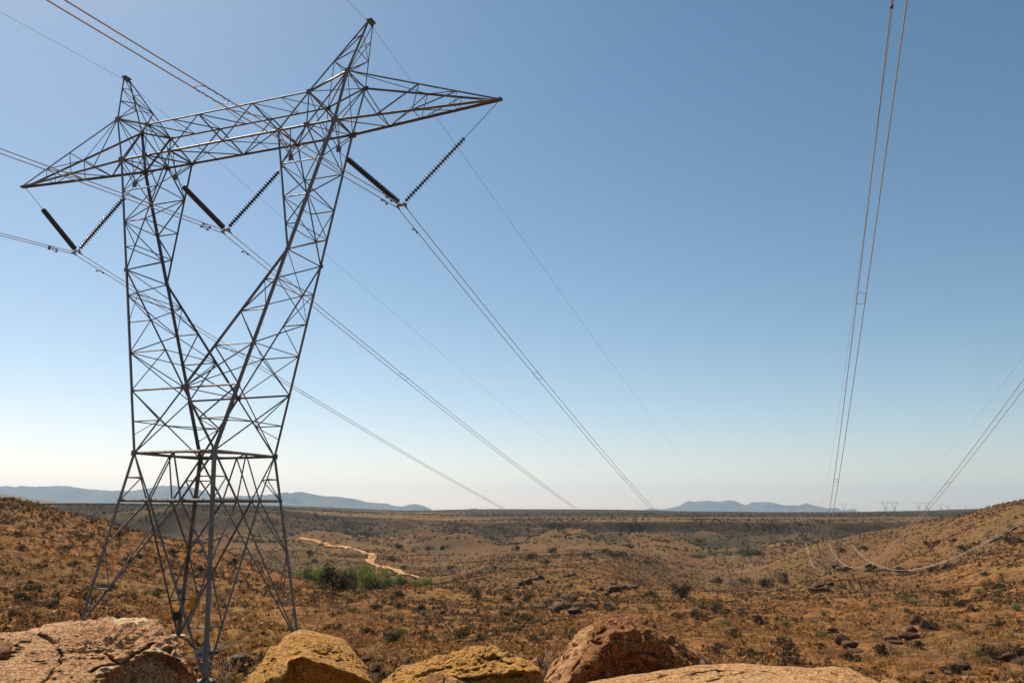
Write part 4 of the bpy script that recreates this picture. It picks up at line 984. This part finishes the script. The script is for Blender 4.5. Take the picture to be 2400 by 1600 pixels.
# ------------------------------------------------------------------ vegetation
def clump_arrays(n, rng, leaf, shape='round', flat=0.8, lumps=6, hollow=0.35):
    """n leaf triangles in a lumpy unit bush sitting on z=0"""
    cs = rng.normal(size=(lumps, 3)) * (0.42, 0.42, 0.22) + (0, 0, 0.48); rs = rng.uniform(0.34, 0.58, lumps)
    k = rng.integers(0, lumps, n); d = rng.normal(size=(n, 3)); d /= np.linalg.norm(d, axis=1)[:, None]
    rad = (hollow + (1 - hollow) * rng.random(n) ** 0.5) * rs[k]
    P = cs[k] + d * rad[:, None]; P[:, 2] = np.abs(P[:, 2]) * flat + 0.03
    a = rng.normal(size=(n, 3)); a /= np.linalg.norm(a, axis=1)[:, None]; b = np.cross(a, d + 0.4 * rng.normal(size=(n, 3))); b /= np.linalg.norm(b, axis=1)[:, None] + 1e-9
    s = leaf * rng.uniform(0.6, 1.4, n)[:, None]
    V = np.stack([P - a * s, P + a * s * 0.9 - b * s * 0.5, P + b * s], 1).reshape(-1, 3)
    return V, np.arange(3 * n).reshape(-1, 3)
def twig_arrays(n, rng, h=1.0, spread=0.8, w=0.012):
    V = []; Fc = []
    for i in range(n):
        th = rng.uniform(0, 6.28); sp = spread * rng.uniform(.2, 1); e = np.array((math.cos(th) * sp, math.sin(th) * sp, h * rng.uniform(.6, 1)))
        m = e * 0.5 + rng.normal(size=3) * 0.06; base = np.array((rng.normal() * .05, rng.normal() * .05, -0.08)); t = np.array((-math.sin(th), math.cos(th), 0))
        o = len(V); V += [base - t * w, base + t * w, base + np.array((0, 0, w * 2)), m - t * w * .7, m + t * w * .7, m + np.array((0, 0, w)), e]
        Fc += [(o, o + 1, o + 4), (o, o + 4, o + 3), (o + 1, o + 2, o + 5), (o + 1, o + 5, o + 4), (o + 2, o, o + 3), (o + 2, o + 3, o + 5), (o + 3, o + 4, o + 6), (o + 4, o + 5, o + 6), (o + 5, o + 3, o + 6)]
    return np.array(V), np.array(Fc)
def veg_mesh(name, V, Fc, mat):
    me = np_mesh(name, V, Fc); me.materials.append(mat); return me
KINDS_ = {}
for kind, mat, n, leaf, flat in (('juniper', M_JUNIPER, 520, 0.085, 0.95), ('dry', M_DRY, 330, 0.055, 0.75), ('pale', M_PALE, 420, 0.075, 0.75)):
    ms = []
    for i in range(5):
        rng = np.random.default_rng(200 + i + 31 * len(KINDS_)); V, Fc = clump_arrays(n, rng, leaf, flat=flat, lumps=rng.integers(5, 9)); ms.append(veg_mesh('foliage', V, Fc, mat))
    KINDS_[kind] = ms
TW = [veg_mesh('stems', *twig_arrays(34, np.random.default_rng(300 + i), 0.95, 0.85), M_BARK) for i in range(4)]
TRUNKS = []
for i in range(3):
    rng = np.random.default_rng(400 + i); mb = MB()
    mb.tube([(0, 0, -.15), (.02, .01, .25), (.05, -.02, .55)], [.07, .055, .03], 7)
    for j in range(6):
        th = rng.uniform(0, 6.28); mb.tube([(.01, 0, .15 + .05 * j), (math.cos(th) * .25, math.sin(th) * .25, .42 + .04 * j), (math.cos(th) * .5, math.sin(th) * .5, .62 + .05 * j)], [.035, .022, .008], 5)
    TRUNKS.append(mb.mesh('trunk', True)); TRUNKS[-1].materials.append(M_BARK)
TREECROWN = [veg_mesh('crown', *clump_arrays(1900, np.random.default_rng(500 + i), 0.062, flat=1.0, lumps=11, hollow=0.2), M_GREEN) for i in range(4)]
FARCROWN = [veg_mesh('crown', *clump_arrays(700, np.random.default_rng(540 + i), 0.07, flat=1.0, lumps=11, hollow=0.2), M_PALE) for i in range(2)]
OLIVECROWN = [veg_mesh('crown', *clump_arrays(1700, np.random.default_rng(560 + i), 0.062, flat=1.0, lumps=11, hollow=0.2), M_OLIVE) for i in range(3)]
JUNCROWN = [veg_mesh('crown', *clump_arrays(1700, np.random.default_rng(520 + i), 0.055, flat=1.05, lumps=10, hollow=0.2), M_JUNIPER) for i in range(2)]

def shrub(name, P, width, kind, label, group, tall=0.75):
    r = empty(name, tuple(P), (0, 0, random.uniform(0, 6.28))); tag(r, label, 'shrub', group)
    s = width / 1.7; r.scale = (s, s, s * tall * random.uniform(.85, 1.15) * 1.15)
    link_mesh('foliage', random.choice(KINDS_[kind]), None, r); link_mesh('stems', random.choice(TW), None, r)
def tree(P, width, height, crown, label, group, cat='tree', nm='tree'):
    r = empty(nm, tuple(P), (0, 0, random.uniform(0, 6.28))); tag(r, label, cat, group); r.scale = (width / 1.7, width / 1.7, height / 1.15)
    link_mesh('crown', crown, None, r); link_mesh('trunk', random.choice(TRUNKS), None, r)

# creek trees
for px, py, w, h, lab in ((738,1345,56,34,'brightest lime green creek tree at the left end of the row'), (722,1352,34,26,'low green creek tree touching the brightest one on its left side'), (822,1352,46,30,'dull olive creek tree between the bright tree and the road bend'),
        (868,1350,60,42,'tallest rounded green creek tree under the road bend'), (896,1370,50,34,'lower green creek tree in front of the tallest one'), (945,1372,48,28,'dark green creek tree below the end of the road'), (820,1362,44,24,'small pale creek tree left of the tallest one'),
        (997,1370,36,30,'yellowish creek tree just right of the road end'), (1050,1376,46,28,'green creek tree near the right end of the row'), (1076,1374,34,24,'last small creek tree at the right end of the row'), (1035,1378,30,22,'squat creek tree beside the last pair'), (975,1388,60,22,'low brownish green thicket tree under the row')):
    r_ = ray(px, py); hr = math.hypot(r_[0], r_[1]); d = 330.0 + random.uniform(-8, 10)
    x, y = r_[0] / hr * d, r_[1] / hr * d; z = Hs(x, y); zt = r_[2] / hr * d   # stands on the creek bank
    hh = h * d / F_PX * 0.58
    tree((x, y, min(z, zt)), w * d / F_PX * 0.98, max(hh, zt + hh - min(z, zt)), random.choice(TREECROWN if ('bright' in lab and 'between' not in lab and 'touching' not in lab) or 'tallest rounded' in lab or 'yellowish' in lab or 'right end of the row' in lab else OLIVECROWN), lab, 'green trees along the creek')
for i, (px, py, w, h) in enumerate(((1628,1306,36,9),(1652,1303,34,11),(1676,1301,30,10),(1712,1298,34,13),(1738,1295,38,15),(1762,1294,26,11))):
    P = ground_hit(px, py, 420); d = math.hypot(P.x, P.y)
    tree(P, w * d / F_PX, h * d / F_PX, FARCROWN[i % 2], f'{RANKW[i]} from the left of the dull green trees in the far creek bed', 'far creek trees below the mesa wall')
P = ground_hit(781, 1388, 60, 175); d = math.hypot(P.x, P.y)
tree(P, 54 * d / F_PX, 56 * d / F_PX, JUNCROWN[0], 'big dark juniper standing alone in front of the green creek trees', 'large junipers', 'tree', 'juniper')
P = ground_hit(1601, 1402, 60, 230); d = math.hypot(P.x, P.y)
tree(P, 44 * d / F_PX, 34 * d / F_PX, JUNCROWN[1], 'round dark juniper standing alone on the slope above the angular boulder', 'large junipers', 'tree', 'juniper')

# shrubs read off the photograph: (px, py of the base, width px, kind)
SPOTS = []
def c5(L): return [(x / 2.936, 1066 + y / 2.936) for x, y in L]
def c6(L): return [(700 + x / 2.936, 1066 + y / 2.936) for x, y in L]
def c7(L): return [(1200 + x / 2.936, 1066 + y / 2.936) for x, y in L]
def c8(L): return [(1600 + x / 2.936, 1066 + y / 2.936) for x, y in L]
left_hill = c5([(160,350),(300,375),(630,432),(120,555),(465,580),(545,575),(630,572),(570,620),(150,735),(235,790),(510,765),(690,750),(440,655),(135,660),(970,710),(880,735),(490,860),(640,870),(375,905),(700,915),(990,835),(1000,960),(1085,975),(555,960),(245,930),(220,1040),(1230,960),(1910,920),(20,320),(400,450),(820,560),(1200,690),(760,930),(1530,1010),(1370,680),(1380,800),(1590,760),(860,1000),(100,1110),(170,1000),(340,1060)])
mid = c6([(88,685),(118,740),(685,640),(898,655),(992,650),(790,665),(650,728),(1035,785),(1332,790),(725,785),(1602,715),(1495,655),(1215,980),(680,990),(683,1055),(612,1210),(1130,1165),(860,1095),(1340,1235),(1110,1265),(1445,1005),(1560,1010),(2035,1058),(2135,1072),(1940,1062),(1700,745),(455,560),(875,590),(1190,1210),(480,1240),(250,1220),(700,1255),(1620,1300),(1480,1210),(1230,1290),(880,1300),(620,1300),(1570,1150),(1430,1105),(1000,1060),(350,1075),(520,1060),(820,1080)])
cen = c7([(655,682),(700,700),(735,692),(770,700),(525,702),(135,715),(230,748),(935,755),(1300,600),(1605,700),(1705,692),(1735,895),(565,1060),(470,1065),(665,1070),(95,1010),(1540,1265),(950,975),(270,672),(820,640),(1070,600),(1420,880),(1380,1070),(1280,1130),(1870,880),(1650,1260),(1480,1180)])
rgt = c8([(1250,655),(1085,665),(1695,625),(1745,612),(1870,600),(1945,655),(2040,632),(2165,595),(2230,590),(2270,612),(2225,548),(2320,610),(2265,520),(1810,785),(1715,805),(1490,805),(1600,1035),(2300,1065),(2180,1195),(1900,1190),(2090,832),(2190,860),(2140,925),(1880,1040),(1540,1015),(360,1262),(550,1175),(2050,1385),(2130,1395),(2220,1390),(2310,1380),(1830,970),(700,850),(430,880),(560,890),(1300,800),(960,1260),(1700,1200),(1850,1500),(2100,1450),(700,1340),(480,1390),(250,1360),(1150,1420),(1400,1380),(1600,1330)])
REG = [(left_hill, 'left hillside', (30, 14)), (mid, 'middle slope', (30, 14)), (cen, 'central slope', (28, 16)), (rgt, 'right hillside', (34, 16))]
n_shrub = 0
for L_, where, (w_near, w_far) in REG:
    L_ = sorted(L_, key=lambda p: p[0])
    todo = {}
    for px, py in L_:
        w = np.interp(py, [1170, 1250, 1330, 1420, 1560], [13, 17, 21, 27, 36]) * random.uniform(.75, 1.25)
        kind = 'juniper' if random.random() < (0.86 if py < 1400 else 0.55) else ('dry' if random.random() < .7 else 'pale')
        colr = {'juniper': 'dark green', 'dry': 'brown leafless', 'pale': 'pale olive'}[kind]
        size = 'broad' if w > 31 else 'medium' if w > 20 else 'small'
        hgt = 'near the skyline of' if py < 1245 else 'halfway down' if py < 1400 else 'low on'
        todo.setdefault((size, colr, hgt), []).append((px, py, w, kind))
    for (size, colr, hgt), M_ in todo.items():
        for i, (px, py, w, kind) in enumerate(M_):
            P = ground_hit(px, py, 16, 1500); d = math.hypot(P.x, P.y)
            rank = '' if len(M_) == 1 else (RANKW[i] + ' from left of ' if i < 12 else RANKW[len(M_) - 1 - i] + ' from right of ')
            lab = (f'{rank}{size} {colr} shrubs {hgt} the {where}' if rank else f'only {size} {colr} shrub {hgt} the {where}')
            shrub('shrub', P, w * d / F_PX, kind, lab, f'{size} {colr} shrubs {hgt} {where}')
            n_shrub += 1
# more individual shrubs between them (a kind with no own feature)
fill = {}
while n_shrub < 290:
    px = random.uniform(-60, 2460); py = random.choice([random.uniform(1200, 1420), random.uniform(1380, 1590)])
    P = ground_hit(px, py, 16, 420); d = math.hypot(P.x, P.y)
    if d > 415: continue
    w = np.interp(py, [1170, 1250, 1330, 1420, 1590], [9, 12, 15, 21, 32]) * random.uniform(.6, 1.15)
    kind = random.choices(['juniper', 'dry', 'pale'], [.22, .60, .18])[0]
    where = ('left of the near pylon' if px < 250 else 'around the near pylon legs' if px < 560 else 'above the golden boulder' if px < 880 else 'above the middle orange boulder' if px < 1280 else
             'above the angular boulder' if px < 1690 else 'above the banded slab' if px < 2080 else 'towards the right edge')
    high = 'far off' if d > 200 else 'midway' if d > 80 else 'close'
    colr = {'juniper': 'dark green', 'dry': 'grey brown', 'pale': 'pale olive'}[kind]
    fill.setdefault((high, colr, where), []).append((px, P, w * d / F_PX, kind)); n_shrub += 1
for (high, colr, where), M_ in fill.items():
    M_.sort(key=lambda t: t[0])
    for i, (px, P, w, kind) in enumerate(M_):
        rank = 'only' if len(M_) == 1 else RANKW[i] + ' from left of' if i < 12 else 'last from left of'
        shrub('shrub', P, w, kind, f'{rank} little {colr} scrub plants {high} {where}', f'little {colr} scrub plants {high} {where}')

# pale dead twigs standing behind the boulder row
M_TWIG = plain('bleached_twig', (0.46, 0.36, 0.25), 0.9, 0, 0.2, 9.0)
for i, (px, py, dep, w, lab) in enumerate(((1289, 1580, 5.6, .19, 'pale dead twigs in the gap left of the angular boulder'), (876, 1594, 5.6, .15, 'dry pale twigs in the gap right of the golden boulder'), (528, 1606, 7.0, .26, 'dry leafless twigs between the pink boulder and the golden boulder'))):
    P = at(px, py, dep); V, Fc = twig_arrays(26, np.random.default_rng(900 + i), 1.0, .8, .006)
    o = link_mesh('dead_weed', np_mesh('dead_weed', V * w, Fc), M_TWIG, None, (P.x, P.y, P.z)); tag(o, lab, 'weed', 'dead weeds behind the boulders')

# masses nobody could count: scrub, far junipers, grass
def scatter(name, label, mat, n, protos, pos, size, zscale=1.0):
    Vs, Fs, off = [], [], 0
    idx = RNG.integers(0, len(protos), n); th = RNG.uniform(0, 6.28, n); c, s = np.cos(th), np.sin(th)
    for k, (V, Fc) in enumerate(protos):
        m = idx == k
        if not m.any(): continue
        sz = size[m][:, None]; x = V[None, :, 0] * sz; y = V[None, :, 1] * sz; z = V[None, :, 2] * sz * zscale
        cc, ss = c[m][:, None], s[m][:, None]
        W = np.stack([x * cc - y * ss + pos[m, 0][:, None], x * ss + y * cc + pos[m, 1][:, None], z + pos[m, 2][:, None]], -1)
        k_ = len(V); q = Fc[None] + (np.arange(m.sum()) * k_)[:, None, None] + off
        Vs.append(W.reshape(-1, 3)); Fs.append(q.reshape(-1, 3)); off += m.sum() * k_
    o = link_mesh(name, np_mesh(name, np.concatenate(Vs), np.concatenate(Fs)), mat)
    return tag(o, label, kind='stuff')
def polar(n, d0, d1, power=1.0, amax=36.5):
    """random ground points, density falling with distance"""
    az = np.radians(RNG.uniform(-amax, amax, n)); u = RNG.random(n)
    d = np.exp(np.log(d0) + u ** power * (np.log(d1) - np.log(d0)))
    x, y = np.sin(az) * d, np.cos(az) * d
    return x, y, d
def ground_pts(x, y, sink=0.03): return np.stack([x, y, H(x, y) - sink], 1)

def blade_proto(seed, n=7):
    rng = np.random.default_rng(seed); V = []; Fc = []
    for i in range(n):
        th = rng.uniform(0, 6.28); b = rng.normal(size=2) * .28; ln = rng.uniform(.5, 1.0); t = np.array((-math.sin(th), math.cos(th)))
        tip = (b[0] + math.cos(th) * ln * .45, b[1] + math.sin(th) * ln * .45, ln); w = .11
        o = len(V); V += [(b[0] - t[0] * w, b[1] - t[1] * w, -.05), (b[0] + t[0] * w, b[1] + t[1] * w, -.05), tip]; Fc.append((o, o + 1, o + 2))
    return np.array(V), np.array(Fc)
x, y, d = polar(50000, 16, 330, 0.8); keep = (fbm2(x / 5, y / 5, 2, 3) + RNG.normal(size=len(x)) * .5) > -0.35; x, y, d = x[keep], y[keep], d[keep]
scatter('grass', 'short dry tan grass tufts over the near slopes', M_GRASS, len(x), [blade_proto(700 + i) for i in range(6)], ground_pts(x, y), RNG.uniform(.12, .30, len(x)) * (1 + d / 200))
protoD = [clump_arrays(17, np.random.default_rng(800 + i), 0.24, flat=0.7, lumps=5) for i in range(6)]
x, y, d = polar(46000, 22, 560, 0.50); keep = (fbm2(x / 16, y / 16, 3, 44) + RNG.normal(size=len(x)) * .35 - 0.25 * (1 - sstep(60, 200, d))) > 0.34; x, y, d = x[keep], y[keep], d[keep]
scatter('brush', 'low grey brown dry brush spread over the slopes', M_DRY, len(x), protoD, ground_pts(x, y), RNG.uniform(.14, .50, len(x)) * (1 + d / 500))
protoS = [clump_arrays(9, np.random.default_rng(860 + i), 0.42, flat=0.7, lumps=3) for i in range(5)]
x, y, d = polar(60000, 90, 640, 0.50); keep = (fbm2(x / 26, y / 26, 3, 244) + RNG.normal(size=len(x)) * .4) > 0.16; x, y, d = x[keep], y[keep], d[keep]
scatter('brush', 'fine brown twiggy scrub speckling the valley sides', M_DRY, len(x), protoS, ground_pts(x, y), RNG.uniform(.16, .46, len(x)) * (1 + d / 420))
protoH = [clump_arrays(15, np.random.default_rng(840 + i), 0.33, flat=0.55, lumps=4) for i in range(6)]
x, y, d = polar(30000, 20, 560, 0.62); keep = (fbm2(x / 9, y / 9, 3, 144) + RNG.normal(size=len(x)) * .4) > 0.12; x, y, d = x[keep], y[keep], d[keep]
scatter('grass', 'low tan grass hummocks over the slopes', M_GRASS, len(x), protoH, ground_pts(x, y), RNG.uniform(.16, .48, len(x)) * (1 + d / 330))
x, y, d = polar(42000, 90, 1050, 0.55); keep = (fbm2(x / 45, y / 45, 3, 47) + RNG.normal(size=len(x)) * .5 + 0.25 * sstep(700, 850, d)) > 0.28; x, y, d = x[keep], y[keep], d[keep]
scatter('scrub', 'dark scrub dotted over the valley slopes', M_JUNIPER, len(x), protoD, ground_pts(x, y), RNG.uniform(.14, .62, len(x)) * (1 + d / 450), 1.1)
protoF = [clump_arrays(14, np.random.default_rng(820 + i), 0.34, flat=0.85, lumps=4) for i in range(5)]
x, y, d = polar(22000, 700, 1500, 1.0, 36); keep = (fbm2(x / 60, y / 60, 3, 49) + RNG.normal(size=len(x)) * .4 + 0.3 * (d < 1010) - 0.35 * ((d > 1010) & (d < 1200))) > 0.15; x, y, d = x[keep], y[keep], d[keep]
scatter('undergrowth', 'dark juniper growth covering the mesa walls and rim', M_JUNIPER, len(x), protoF, ground_pts(x, y, .1), RNG.uniform(0.8, 2.2, len(x)) * np.where(d > 1020, 0.75, 1.0))
x, y, d = polar(12000, 1250, 4600, 1.0, 36)
scatter('woods', 'far juniper specks on the plateau', M_JUNIPER, len(x), protoF, ground_pts(x, y, .1), RNG.uniform(0.9, 2.0, len(x)))
